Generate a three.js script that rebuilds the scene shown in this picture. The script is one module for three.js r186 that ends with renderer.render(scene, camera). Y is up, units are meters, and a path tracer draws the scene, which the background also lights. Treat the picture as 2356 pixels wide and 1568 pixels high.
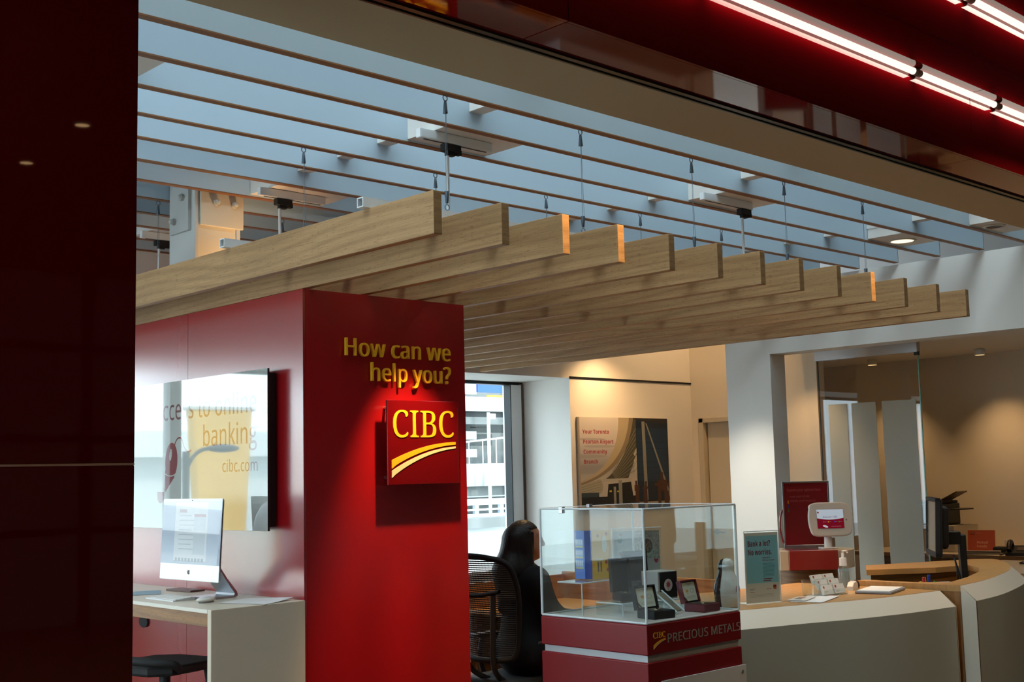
import * as THREE from 'three';
import { RoundedBoxGeometry } from 'three/addons/geometries/RoundedBoxGeometry.js';
import { mergeGeometries } from 'three/addons/utils/BufferGeometryUtils.js';
import { FontLoader } from 'three/addons/loaders/FontLoader.js';
import { TextGeometry } from 'three/addons/geometries/TextGeometry.js';
import { RectAreaLightUniformsLib } from 'three/addons/lights/RectAreaLightUniformsLib.js';

// ---------------------------------------------------------------- camera, sky, sun, exposure
const renderer = new THREE.WebGLRenderer({ antialias: true });
renderer.toneMapping = THREE.LinearToneMapping;
renderer.toneMappingExposure = 1.0;
renderer.shadowMap.enabled = true;
RectAreaLightUniformsLib.init();
const scene = new THREE.Scene();
const camera = new THREE.PerspectiveCamera(31.0254, 2356 / 1568, 0.05, 300);
camera.position.set(0, 1.65, 0);
camera.rotation.set(0.108168, -0.760632, -0.0238346, 'YXZ');
scene.background = new THREE.Color().setRGB(0.80, 1.0, 1.10);   // bright overcast sky, seen and lighting only through the glazing
scene.backgroundIntensity = 5.5;
const sun = new THREE.DirectionalLight(new THREE.Color().setRGB(1, 0.93, 0.82), 2.5);   // veiled sun behind the terminal roof: reaches the ramps outside only
sun.position.set(12, 30, 22);
sun.target.position.set(0, 0, -20);
sun.shadow.radius = 6;
sun.castShadow = true;
Object.assign(sun.shadow.camera, { left: -45, right: 45, top: 45, bottom: -45, near: 1, far: 120 });
sun.shadow.mapSize.set(2048, 2048);
scene.add(sun, sun.target);

// ---------------------------------------------------------------- helpers
let seedState = 12345;
const rnd = () => { seedState = (seedState * 1664525 + 1013904223) >>> 0; return seedState / 4294967296; };
const reseed = (s) => { seedState = s >>> 0; };
const taken = new Map();
function numbered(name) {
  const n = taken.get(name) ?? 0; taken.set(name, n + 1);
  return n ? name + '_' + String(n).padStart(3, '0') : name;
}
const V = (x, y, z) => new THREE.Vector3(x, y, z);
function uvMetres(g, grain = 'x', du = 0, dv = 0) {
  const p = g.attributes.position, n = g.attributes.normal, uv = new Float32Array(p.count * 2), I = { x: 0, y: 1, z: 2 }[grain];
  for (let i = 0; i < p.count; i++) {
    const N = [Math.abs(n.getX(i)), Math.abs(n.getY(i)), Math.abs(n.getZ(i))], P = [p.getX(i), p.getY(i), p.getZ(i)];
    const a = N.indexOf(Math.max(...N)), rest = [0, 1, 2].filter((k) => k !== a);
    const u = rest.includes(I) ? I : rest[0], v = rest.find((k) => k !== u);
    uv[2 * i] = P[u] + du; uv[2 * i + 1] = P[v] + dv;
  }
  g.setAttribute('uv', new THREE.BufferAttribute(uv, 2));
  return g;
}
function bx(w, h, d, x = 0, y = 0, z = 0, r = 0, grain = 'x', du = 0, dv = 0) {
  let g = r ? new RoundedBoxGeometry(w, h, d, 1, Math.min(r, w / 2.01, h / 2.01, d / 2.01)) : new THREE.BoxGeometry(w, h, d);
  if (g.index) g = g.toNonIndexed();
  uvMetres(g, grain, du, dv);
  g.clearGroups();
  return g.translate(x, y, z);
}
// box given by its corners
const span = (x0, x1, y0, y1, z0, z1, r = 0, grain = 'x', du = 0, dv = 0) =>
  bx(Math.abs(x1 - x0), Math.abs(y1 - y0), Math.abs(z1 - z0), (x0 + x1) / 2, (y0 + y1) / 2, (z0 + z1) / 2, r, grain, du, dv);
const flat = (g) => { const q = g.index ? g.toNonIndexed() : g; q.clearGroups(); return q; };
const join = (...gs) => mergeGeometries(gs.flat().map((g) => {
  const q = flat(g);
  for (const k of Object.keys(q.attributes)) if (!['position', 'normal', 'uv'].includes(k)) q.deleteAttribute(k);
  if (!q.attributes.uv) q.setAttribute('uv', new THREE.BufferAttribute(new Float32Array(q.attributes.position.count * 2), 2));
  return q;
}));
const cyl = (r0, r1, h, x = 0, y = 0, z = 0, seg = 20) => flat(new THREE.CylinderGeometry(r0, r1, h, seg)).translate(x, y, z);
function rod(a, b, r, seg = 10, r2 = r) {
  const d = new THREE.Vector3().subVectors(b, a), g = flat(new THREE.CylinderGeometry(r2, r, d.length(), seg));
  g.applyQuaternion(new THREE.Quaternion().setFromUnitVectors(V(0, 1, 0), d.clone().normalize()));
  return g.translate((a.x + b.x) / 2, (a.y + b.y) / 2, (a.z + b.z) / 2);
}
const tube = (pts, r, n = 24, seg = 8, closed = false) => flat(new THREE.TubeGeometry(new THREE.CatmullRomCurve3(pts, closed), n, r, seg, closed));
const ball = (r, x = 0, y = 0, z = 0, sx = 1, sy = 1, sz = 1, w = 18, h = 12) => flat(new THREE.SphereGeometry(r, w, h)).scale(sx, sy, sz).translate(x, y, z);
const lathe = (pts, seg = 28) => flat(new THREE.LatheGeometry(pts.map(([x, y]) => new THREE.Vector2(x, y)), seg));
function extrude(pts, depth, bevel = 0, holes = []) {
  const s = new THREE.Shape(pts.map(([x, y]) => new THREE.Vector2(x, y)));
  for (const h of holes) s.holes.push(new THREE.Path(h.map(([x, y]) => new THREE.Vector2(x, y))));
  return flat(new THREE.ExtrudeGeometry(s, { depth, bevelEnabled: bevel > 0, bevelSize: bevel, bevelThickness: bevel, bevelSegments: 1, curveSegments: 8 }));
}
// plan outline [x, z] extruded upwards from y0 to y1
function plan(pts, y0, y1, holes = []) {
  const f = (a) => a.map(([x, z]) => [x, -z]);
  const g = extrude(f(pts), y1 - y0, 0, holes.map(f));
  return uvMetres(g.rotateX(-Math.PI / 2).translate(0, y0, 0), 'x');
}
function mesh(name, g, m, parent) {
  const o = new THREE.Mesh(g, m);
  o.name = parent ? name : numbered(name);
  o.castShadow = o.receiveShadow = true;
  (parent ?? scene).add(o);
  return o;
}
function thing(name, label, category, [x, y, z] = [0, 0, 0], turn = 0, group) {
  const o = new THREE.Group(); o.name = numbered(name);
  o.position.set(x, y, z); o.rotation.y = turn; o.userData = { label, category };
  if (group) o.userData.group = group;
  scene.add(o);
  return o;
}
function tag(o, label, category, group) { o.userData = { label, category }; if (group) o.userData.group = group; return o; }
function struct(name, g, m, label, category) {
  const o = mesh(name, g, m); o.userData = { kind: 'structure', label, category }; return o;
}
function copyOf(o, [x, y, z], label, turn) {
  const c = o.clone(); c.name = numbered(o.name.replace(/_\d{3}$/, '')); c.userData = { ...o.userData, label };
  c.position.set(x, y, z); if (turn !== undefined) c.rotation.y = turn;
  scene.add(c); return c;
}
const ORD = ['first', 'second', 'third', 'fourth', 'fifth', 'sixth', 'seventh', 'eighth', 'ninth', 'tenth', 'eleventh', 'twelfth', 'thirteenth', 'fourteenth'];

// ---------------------------------------------------------------- textures and materials
const hash = (x, y, s) => { let h = (x * 374761393 + y * 668265263 + s * 974634211) | 0; h = Math.imul(h ^ (h >>> 13), 1274126177); return ((h ^ (h >>> 16)) >>> 0) / 4294967296; };
function noise(x, y, s, px = 0, py = 0) {   // value noise, periodic where px / py are given
  const xi = Math.floor(x), yi = Math.floor(y), fx = x - xi, fy = y - yi, u = fx * fx * (3 - 2 * fx), v = fy * fy * (3 - 2 * fy);
  const w = (a, p) => (p ? ((a % p) + p) % p : a), h = (a, b) => hash(w(a, px), w(b, py), s);
  return (h(xi, yi) * (1 - u) + h(xi + 1, yi) * u) * (1 - v) + (h(xi, yi + 1) * (1 - u) + h(xi + 1, yi + 1) * u) * v;
}
function dataTex(w, h, f, srgb = true) {
  const d = new Uint8Array(w * h * 4);
  for (let y = 0; y < h; y++) for (let x = 0; x < w; x++) {
    const c = f(x / w, y / h), i = 4 * (y * w + x);
    for (let k = 0; k < 3; k++) d[i + k] = Math.max(0, Math.min(255, Math.round(255 * (Array.isArray(c) ? c[k] : c))));
    d[i + 3] = 255;
  }
  const t = new THREE.DataTexture(d, w, h);
  t.wrapS = t.wrapT = THREE.RepeatWrapping; t.magFilter = THREE.LinearFilter; t.minFilter = THREE.LinearMipmapLinearFilter; t.generateMipmaps = true;
  if (srgb) t.colorSpace = THREE.SRGBColorSpace;
  t.needsUpdate = true;
  return t;
}
const mixc = (a, b, k) => a.map((v, i) => v + (b[i] - v) * k);
const rgb = (h) => [(h >> 16 & 255) / 255, (h >> 8 & 255) / 255, (h & 255) / 255];
function woodTex(light, dark, seed) {   // u along the grain: 2 m, v across: 0.5 m
  const L = rgb(light), D = rgb(dark);
  const t = dataTex(1024, 512, (u, v) => {
    const warp = 1.5 * noise(u * 2, v * 3, seed, 2, 3) + 0.12 * noise(u * 5, v * 12, seed + 1, 5, 12);
    const ring = 0.5 + 0.5 * Math.sin(2 * Math.PI * (v * 11 + warp * 2.2));
    const fibre = noise(u * 14, v * 200, seed + 2, 14, 200), pore = noise(u * 90, v * 180, seed + 3, 90, 180);
    let k = 0.22 * Math.pow(ring, 2) + 0.30 * fibre + 0.18 * noise(u * 6, v * 24, seed + 4, 6, 24) + (pore > 0.80 ? 0.25 : 0);
    return mixc(L, D, Math.min(1, k));
  });
  t.repeat.set(0.5, 2);
  return t;
}
function speckTex(a, b, seed, n = 128, coarse = 8) {
  const A = rgb(a), B = rgb(b);
  return dataTex(256, 256, (u, v) => mixc(A, B, 0.65 * noise(u * n, v * n, seed, n, n) + 0.35 * noise(u * coarse, v * coarse, seed + 1, coarse, coarse)));
}
const bumpFine = dataTex(256, 256, (u, v) => noise(u * 128, v * 128, 71, 128, 128) * 0.6 + noise(u * 32, v * 32, 72, 32, 32) * 0.4, false);
bumpFine.repeat.set(4, 4);
const std = (color, roughness = 0.6, extra = {}) => new THREE.MeshStandardMaterial({ color, roughness, ...extra });
const phy = (color, roughness = 0.4, extra = {}) => new THREE.MeshPhysicalMaterial({ color, roughness, ...extra });
const M = {
  oak: [1, 2, 3].map((s) => std(0xffffff, 0.55, { map: woodTex(0xbf9868, 0x865f38, s * 17) })),
  oakEdge: std(0xffffff, 0.5, { map: woodTex(0xb98552, 0x80552c, 91) }),
  walnut: std(0xffffff, 0.45, { map: woodTex(0xa9773f, 0x6a4320, 57) }),
  top: std(0xffffff, 0.38, { map: woodTex(0xc99a60, 0xa37743, 77) }),
  slat: std(0xbfd4e2, 0.5),
  slatEdge: std(0xffffff, 0.55, { map: woodTex(0xa06c40, 0x77492a, 33) }),
  white: std(0xe9e6df, 0.7, { bumpMap: bumpFine, bumpScale: 0.0003 }),
  wallWarm: std(0xe6dcc8, 0.75, { bumpMap: bumpFine, bumpScale: 0.0003 }),
  soffit: std(0xcdb994, 0.8, { bumpMap: bumpFine, bumpScale: 0.0003 }),
  hallWall: std(0x6f6a64, 0.7), hallCeil: std(0x58534e, 0.8),
  metalWhite: std(0xe4e8ea, 0.35), steel: std(0xc9ccd0, 0.3, { metalness: 1 }), brushed: std(0xb4b6ba, 0.32, { metalness: 1 }),
  darkMetal: std(0x24282a, 0.35, { metalness: 0.6 }), black: std(0x0c0c0d, 0.45), blackSoft: std(0x141416, 0.7), blackGloss: std(0x0a0a0b, 0.15),
  red: phy(0x9c0d14, 0.24, { ior: 2.05, clearcoat: 1, clearcoatRoughness: 0.2 }), redPlain: phy(0x9c0d14, 0.3, { ior: 1.6 }), redTop: phy(0xa8141b, 0.4),
  redGlass: phy(0x55070c, 0.02), canopyGlass: phy(0x74070d, 0.04),
  yellow: std(0xf0b41e, 0.45), cream: std(0xf2d9a4, 0.45), maroon: phy(0x7d1119, 0.3),
  laminate: std(0xd9ccb4, 0.45), counterWhite: phy(0xdad3c2, 0.35), counterFrontShaded: phy(0xa3aca6, 0.35),  // counter front panels: same white, with their shade put into the colour
  carpet: std(0xffffff, 0.95, { map: (() => { const t = speckTex(0x7d6a56, 0x4b3f34, 5); t.repeat.set(2, 2); return t; })() }),
  terrazzo: std(0xffffff, 0.35, { map: (() => { const t = speckTex(0xa8957c, 0x83735e, 6, 96); t.repeat.set(1, 1); return t; })() }),
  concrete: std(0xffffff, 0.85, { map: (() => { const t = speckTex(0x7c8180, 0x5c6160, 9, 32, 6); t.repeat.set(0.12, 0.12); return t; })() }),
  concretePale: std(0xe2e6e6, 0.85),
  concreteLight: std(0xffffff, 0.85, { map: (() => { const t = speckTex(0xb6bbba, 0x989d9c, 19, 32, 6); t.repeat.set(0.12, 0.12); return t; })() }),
  glass: phy(0xffffff, 0.0, { transmission: 1, thickness: 0, ior: 1.5 }),
  acrylic: phy(0xf6fafa, 0.01, { transmission: 1, thickness: 0, ior: 1.49 }),
  acrylicEdge: phy(0xf2f8fa, 0.3, { transmission: 0.35, thickness: 0 }),
  frost: phy(0xdfe6e0, 0.85, { transmission: 0.35, thickness: 0 }),
  greenEdge: phy(0x8fd8c8, 0.2, { transmission: 0.3, thickness: 0 }),
  paper: std(0xe9e7e2, 0.8), skin: std(0xb98468, 0.55), hair: std(0x120c0b, 0.5), jacket: std(0x0e0f14, 0.85), trousers: std(0x0b0b0d, 0.85),
};
const std0 = std(0xe9e5dc, 0.45);
const fonts = new FontLoader();
const sansBold = await fonts.loadAsync('fonts/droid/droid_sans_bold.typeface.json');
const sans = await fonts.loadAsync('fonts/droid/droid_sans_regular.typeface.json');
const serif = await fonts.loadAsync('fonts/droid/droid_serif_regular.typeface.json');
function letters(str, size, depth, font, bevel = 0) {
  const g = flat(new TextGeometry(str, { font, size, depth, curveSegments: 5, bevelEnabled: bevel > 0, bevelSize: bevel, bevelThickness: bevel, bevelSegments: 1 }));
  g.computeBoundingBox(); return g;
}
// text geometry scaled to fill [x0, x1] x [y0, y1] (box of the capital letters for y)
function fitted(str, x0, x1, y0, capH, depth, font, bevel = 0) {
  const g = letters(str, 1, 1, font, 0), b = g.boundingBox, capBox = letters('H', 1, 1, font).boundingBox;
  g.translate(-b.min.x, 0, 0).scale((x1 - x0) / (b.max.x - b.min.x), capH / capBox.max.y, depth);
  return g.translate(x0, y0, 0);
}
function canvasTex(w, h, draw) {
  const c = document.createElement('canvas'); c.width = w; c.height = h;
  const x = c.getContext('2d'); draw(x, w, h);
  const t = new THREE.CanvasTexture(c); t.colorSpace = THREE.SRGBColorSpace; t.anisotropy = 8;
  return t;
}
function fitText(x, str, x0, x1, base, size, font = 'sans-serif', weight = '') {   // canvas text stretched to run from x0 to x1
  x.save(); x.font = `${weight} ${size}px ${font}`; x.textAlign = 'left'; x.textBaseline = 'alphabetic';
  x.translate(x0, base); x.scale((x1 - x0) / x.measureText(str).width, 1); x.fillText(str, 0, 0); x.restore();
}
// upright panel w x h x t, its printed face towards local +z
function panelGeo(w, h, t) { const g = new THREE.BoxGeometry(w, h, t); return g; }
function panel(name, w, h, t, front, side, parent) {
  const o = new THREE.Mesh(panelGeo(w, h, t), [side, side, side, side, front, side]);
  o.name = parent ? name : numbered(name); o.castShadow = o.receiveShadow = true; (parent ?? scene).add(o); return o;
}
const print = (tex, roughness = 0.5, extra = {}) => phy(0xffffff, roughness, { map: tex, ...extra });
// the bank's emblem in 2-D: a red tile with the name and two swooping bands
function emblem(x, X, Y, s) {
  x.save(); x.translate(X, Y); x.scale(s, s);
  x.fillStyle = '#8f1018'; x.fillRect(0, 0, 1, 1);
  x.fillStyle = '#f0b030'; x.save(); x.translate(0.08, 0.45); x.font = '0.4px serif'; x.scale(0.84 / x.measureText('CIBC').width, 1); x.fillText('CIBC', 0, 0); x.restore();
  x.beginPath(); x.moveTo(0.05, 0.82); x.quadraticCurveTo(0.4, 0.55, 0.95, 0.54); x.lineTo(0.95, 0.58); x.quadraticCurveTo(0.4, 0.64, 0.05, 0.92); x.fill();
  x.fillStyle = '#f4e6c8'; x.beginPath(); x.moveTo(0.05, 0.96); x.quadraticCurveTo(0.4, 0.68, 0.95, 0.61); x.lineTo(0.95, 0.64); x.quadraticCurveTo(0.45, 0.73, 0.05, 1.0); x.fill();
  x.restore();
}

// ================================================================ the setting
struct('floor', span(-6, 13.6, -0.12, 0, -9.1, -2.7), M.carpet, 'dark speckled carpet under the bank furniture', 'floor');
struct('floor', span(-6, 13.6, -0.12, 0, -2.7, 9.1), M.terrazzo, 'grey speckled concourse floor in front of the pillar', 'floor');
// high roof with a skylight strip above the canopy
struct('ceiling', join(span(-6, 13.6, 6.5, 6.62, -9.1, -4.5), span(4.6, 13.6, 6.5, 6.62, -4.5, -3.8), span(9.0, 13.6, 6.5, 6.62, -3.8, -1.85), span(-6, 9.0, 6.5, 6.62, -2.2, -1.85)), M.hallCeil, 'high grey roof far above the slats', 'ceiling');
{
  const w = new THREE.Group(); w.name = 'window_3'; w.userData = { kind: 'structure', label: 'skylight strip in the high roof above the slats', category: 'window' }; scene.add(w);
  for (let x = -6; x < 4.5; x += 2.12) {
    mesh('post', span(x - 0.03, x + 0.03, 6.5, 6.6, -4.5, -2.2), M.brushed, w);
    mesh('pane', span(x + 0.03, Math.min(4.6, x + 2.09), 6.55, 6.556, -4.5, -2.2), M.glass, w);
  }
  for (let x = 4.6; x < 8.9; x += 2.2) { mesh('post', span(x - 0.03, x + 0.03, 6.5, 6.6, -3.8, -2.2), M.brushed, w); mesh('pane', span(x + 0.03, x + 2.17, 6.55, 6.556, -3.8, -2.2), M.glass, w); }
}
struct('ceiling', span(-6, 13.6, 4.2, 4.3, -1.85, 9.1), M.hallCeil, 'grey concourse ceiling mirrored in the dark pillar', 'ceiling');
// back wall: a long bulkhead over a strip of windows, the poster wall at its right end
struct('wall_back', join(span(-6, 8.66, 2.575, 6.5, -9.1, -8.3), span(-6, 8.66, 0, 0.7, -9.1, -8.93), span(8.66, 10.75, 0, 6.5, -9.1, -8.3)), M.white, 'white back wall with window strip, behind the poster', 'wall');
const trim = struct('trim_1', span(8.66, 10.55, 2.572, 2.59, -8.3, -8.288), M.darkMetal, 'thin dark metal line across the wall above the poster', 'trim');
// the strip of windows in the back wall
{
  const w = new THREE.Group(); w.name = 'window_1'; w.userData = { kind: 'structure', label: 'tall office window looking out on concrete ramps, left of the poster wall', category: 'window' }; scene.add(w);
  const posts = [8.535, 7.0, 5.5, 4.0, 1.74, 0.2, -1.4, -3.0, -4.6];
  mesh('head_rail', span(-6, 8.66, 2.545, 2.575, -9.06, -8.96, 0.004), M.darkMetal, w);
  mesh('sill', span(-6, 8.66, 0.70, 0.735, -9.08, -8.86, 0.006), M.metalWhite, w);
  posts.forEach((x, i) => mesh('post', span(x - (i ? 0.05 : 0.075), x + (i ? 0.05 : 0.075), 0.735, 2.545, -9.05, -8.93, 0.004), M.metalWhite, w));
  mesh('gasket', span(8.61, 8.66, 0.735, 2.56, -9.04, -8.95), std(0x6b5f55, 0.6), w);
  mesh('gasket', span(8.452, 8.462, 0.735, 2.545, -9.02, -8.926), M.darkMetal, w);
  for (let i = 0; i < posts.length; i++) {
    const x1 = posts[i] - (i ? 0.05 : 0.075), x0 = i + 1 < posts.length ? posts[i + 1] + 0.05 : -6;
    mesh('pane', span(x0, x1, 0.735, 2.545, -9.003, -8.997), M.glass, w);
  }
}
struct('added_girder', span(-6, 13.5, 4.6, 6.5, -5.25, -4.95), M.hallCeil, 'added unseen girder above the slats, shading the far ones', 'girder');  // added out of view to keep skylight off the far slats
// left end of the hall: tall glazing, out of frame
{
  struct('wall_left', join(span(-6.15, -6, 0, 0.3, -9.1, 9.1), span(-6.15, -6, 3.6, 6.62, -9.1, -1.85), span(-6.15, -6, 0.3, 4.4, -1.85, 9.1), span(-6.15, -6, 0, 6.5, -9.1, -8.6), span(-6.15, -6, 0, 4.3, 8.6, 9.1)), M.hallWall, 'grey frame round the tall glazing at the left end of the hall', 'wall');
  const w = new THREE.Group(); w.name = 'window_2'; w.userData = { kind: 'structure', label: 'tall glazing at the left end of the hall', category: 'window' }; scene.add(w);
  for (let z = -8.6; z < -2.5; z += 1.6875) {
    const top = 3.6;
    mesh('post', span(-6.12, -6.02, 0.3, top, z - 0.04, z + 0.04), M.brushed, w);
    mesh('pane', span(-6.075, -6.069, 0.3, top, z + 0.04, z + 1.6475), M.glass, w);
  }
}
struct('wall_front', span(-6, 13.6, 3.62, 6.5, -2.0, -1.85), M.hallWall, 'grey wall above the red canopy', 'wall');
// far side of the concourse behind the camera: framed wall that the dark pillar mirrors
{
  const w = struct('wall_far', span(-6, 13.6, 0, 4.3, 9, 9.12), std(0xb4b0aa, 0.7), 'grey panelled wall behind the viewer, mirrored in the dark pillar', 'wall');
  for (let x = -5.5; x < 13.5; x += 1.5) mesh('mullion', span(x - 0.05, x + 0.05, 0, 4.2, 8.9, 9), M.darkMetal, w);
  for (const y of [1.1, 2.2, 3.3]) mesh('transom', span(-6, 13.6, y - 0.04, y + 0.04, 8.92, 9), M.darkMetal, w);
}
struct('wall_end', span(13.5, 13.62, 0, 6.5, -9.1, 9.1), std(0x857f7e, 0.75), 'grey end wall beyond the office', 'wall');
// white wall with the wide opening to the office
struct('wall_right', join(span(9.3, 9.53, 2.675, 3.31, -6.89, -2.3), span(9.3, 9.53, 0, 2.675, -6.89, -6.4), span(9.3, 9.53, 0, 2.675, -2.75, -2.3)), M.white, 'white wall with a wide opening, where the slats end', 'wall');
struct('wall_office', join(span(10.55, 10.68, 0, 4.6, -8.3, -8.2), span(10.55, 10.68, 2.2, 4.6, -8.2, -7.2), span(10.55, 10.68, 0, 4.6, -7.2, -6.72)), M.wallWarm, 'cream wall with the door, behind the white pillar', 'wall');
struct('wall_office', join(span(12.6, 12.7, 0, 2.81, -8.3, -2.3), span(10.68, 12.6, 0, 2.81, -8.3, -8.2)), M.wallWarm, 'cream office wall behind the printer and the orange brochure', 'wall');
struct('ceiling', join(span(9.53, 12.7, 2.81, 2.9, -6.89, -2.3), span(10.68, 12.7, 2.81, 2.9, -8.3, -6.89)), M.white, 'low white office ceiling behind the wide opening', 'ceiling');
// door in the cream wall
{
  const d = new THREE.Group(); d.name = 'door_1'; d.userData = { kind: 'structure', label: 'cream door with a lever handle between poster wall and white pillar', category: 'door' }; scene.add(d);
  mesh('leaf', span(10.60, 10.64, 0.01, 2.15, -8.13, -7.25, 0.004), std(0xd8ccb2, 0.6), d);
  mesh('frame', join(span(10.535, 10.65, 0, 2.2, -8.2, -8.14, 0.004), span(10.535, 10.65, 2.15, 2.2, -8.2, -7.2, 0.004), span(10.535, 10.65, 0, 2.2, -7.25, -7.2, 0.004)), std(0xcfc3aa, 0.6), d);
  const h = mesh('handle', join(rod(V(10.60, 1.0, -8.05), V(10.545, 1.0, -8.05), 0.011), tube([V(10.548, 1.0, -8.05), V(10.542, 1.0, -7.99), V(10.545, 0.995, -7.92)], 0.010, 12)), M.brushed, d);
  mesh('rosette', cyl(0.03, 0.03, 0.012).rotateZ(Math.PI / 2).translate(10.595, 1.0, -8.05), M.brushed, h);
}
// soffit and stepped canopy of red glass along the shop front
struct('ceiling_soffit', join(span(-6, 13.5, 3.0, 3.62, -3.035, -2.70), span(-6, 13.5, 3.55, 3.62, -2.7, -1.85)), M.soffit, 'broad beige soffit band running along the red canopy', 'soffit');
{
  const c = thing('glass_canopy', 'stepped dark red glass canopy along the beige soffit, top right', 'canopy');
  const seams = [-5.9, -2.7, 0.0, 2.6, 5.2, 7.8, 10.4, 13.4], g = 0.0025;
  for (let i = 0; i + 1 < seams.length; i++) {
    const a = seams[i] + g, b = seams[i + 1] - g;
    mesh('underside_panel', span(a, b, 3.0, 3.012, -2.66, -2.465), M.canopyGlass, c);
    mesh('face_panel', span(a, b, 3.0, 3.30, -2.463, -2.451), M.canopyGlass, c);
    mesh('underside_panel', span(a, b, 3.30, 3.312, -2.449, -2.20), M.canopyGlass, c);
    mesh('face_panel', span(a, b, 3.30, 3.53, -2.198, -2.186), M.canopyGlass, c);
    mesh('underside_panel', span(a, b, 3.53, 3.542, -2.184, -1.86), M.canopyGlass, c);
    mesh('face_panel', span(a, b, 3.53, 4.19, -1.858, -1.846), M.canopyGlass, c);
  }
  mesh('edge_trim', join(span(-6, 13.5, 2.988, 3.012, -2.70, -2.688, 0.002), span(-6, 13.5, 2.992, 3.012, -2.684, -2.66, 0.002)), std(0x2e3a34, 0.3, { metalness: 0.5 }), c);
  mesh('edge_trim', span(-6, 13.5, 2.996, 3.012, -2.688, -2.684), std(0x9aa89c, 0.3, { metalness: 0.5 }), c);
}
// fluorescent tubes in the two steps of the canopy
{
  const glow = std(0xfff4e6, 0.4, { emissive: new THREE.Color().setRGB(1, 0.90, 0.76), emissiveIntensity: 1.25 });
  const rows = [[-2.4345, 3.2835, 'lower'], [-2.1695, 3.5135, 'upper']];
  for (const [z, y, row] of rows) {
    const starts = row === 'lower' ? [0.82, 2.04, 3.26, 4.70, 5.44, 6.66, 7.88] : [1.0, 2.22, 3.44, 4.66, 5.88, 7.1];
    starts.forEach((x0, i) => {
      const x1 = (starts[i + 1] ?? x0 + 1.22) - 0.012, L = x1 - x0;
      const t = thing('tube_lamp', `glowing white fluorescent tube in the ${row} canopy step, ${ORD[i]} from the left`, 'lamp', [(x0 + x1) / 2, y, z], 0, 'tube lamps in the canopy');
      mesh('tube', rod(V(-L / 2 + 0.02, 0, 0), V(L / 2 - 0.02, 0, 0), 0.014, 16), glow, t);
      for (const s of [-1, 1]) mesh('end_cap', rod(V(s * (L / 2 - 0.022), 0, 0), V(s * L / 2, 0, 0), 0.0155, 16), std(0xe6e2da, 0.4), t);
      const r = new THREE.RectAreaLight(new THREE.Color().setRGB(1, 0.86, 0.70), 8, L - 0.04, 0.028);
      r.position.set(0, -0.017, 0); r.rotation.x = -Math.PI / 2; t.add(r);
    });
  }
}
// dark red glass pillar at the left edge
{
  const p = thing('clad_pillar', 'dark glossy red glass pillar filling the left edge', 'pillar', [0, 0, 0]);
  mesh('core', span(-2.55, 1.33, 0, 3.0, -3.0, -2.72), M.maroon, p);
  mesh('glass_panel', span(-2.56, 1.343, 1.697, 3.0, -2.72, -2.70, 0.003), M.redGlass, p);
  mesh('glass_panel', span(-2.56, 1.343, 0.02, 1.693, -2.72, -2.70, 0.003), M.redGlass, p);
  mesh('joint', span(-2.55, 1.342, 1.6925, 1.6975, -2.719, -2.6995), std(0xb89c98, 0.4), p);
  mesh('glass_panel', span(1.331, 1.343, 0.02, 3.0, -3.0, -2.722), M.redGlass, p);
}
// added warm downlights out of frame, brightening counters, desk side and far wall
[[6.0, -1.1, 14], [7.2, 5.2, 9], [0.6, -0.9, 5], [2.4, 6.5, 10]].forEach(([x, z, I], i) => {
  const warm = new THREE.Color().setRGB(1, 0.68, 0.38);
  const t = thing('downlight', `added warm concourse downlight above and behind the viewer, ${ORD[i]} of four`, 'lamp', [x, 4.2, z], 0, 'added wide concourse downlights');
  mesh('ring', lathe([[0.06, -0.012], [0.085, -0.012], [0.09, 0], [0.06, 0]]), M.metalWhite, t);
  mesh('lens', cyl(0.06, 0.06, 0.006, 0, -0.004, 0), std(0xffe2b8, 0.4, { emissive: warm, emissiveIntensity: 5 }), t);
  const s = new THREE.SpotLight(warm, I, 0, i ? 1.1 : 0.6, 0.8, 2); s.position.set(0, -0.03, 0); s.castShadow = true; s.shadow.radius = 3; t.add(s); s.target.position.set(0, -4, i ? -0.8 : -2.9); t.add(s.target);
});
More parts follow.
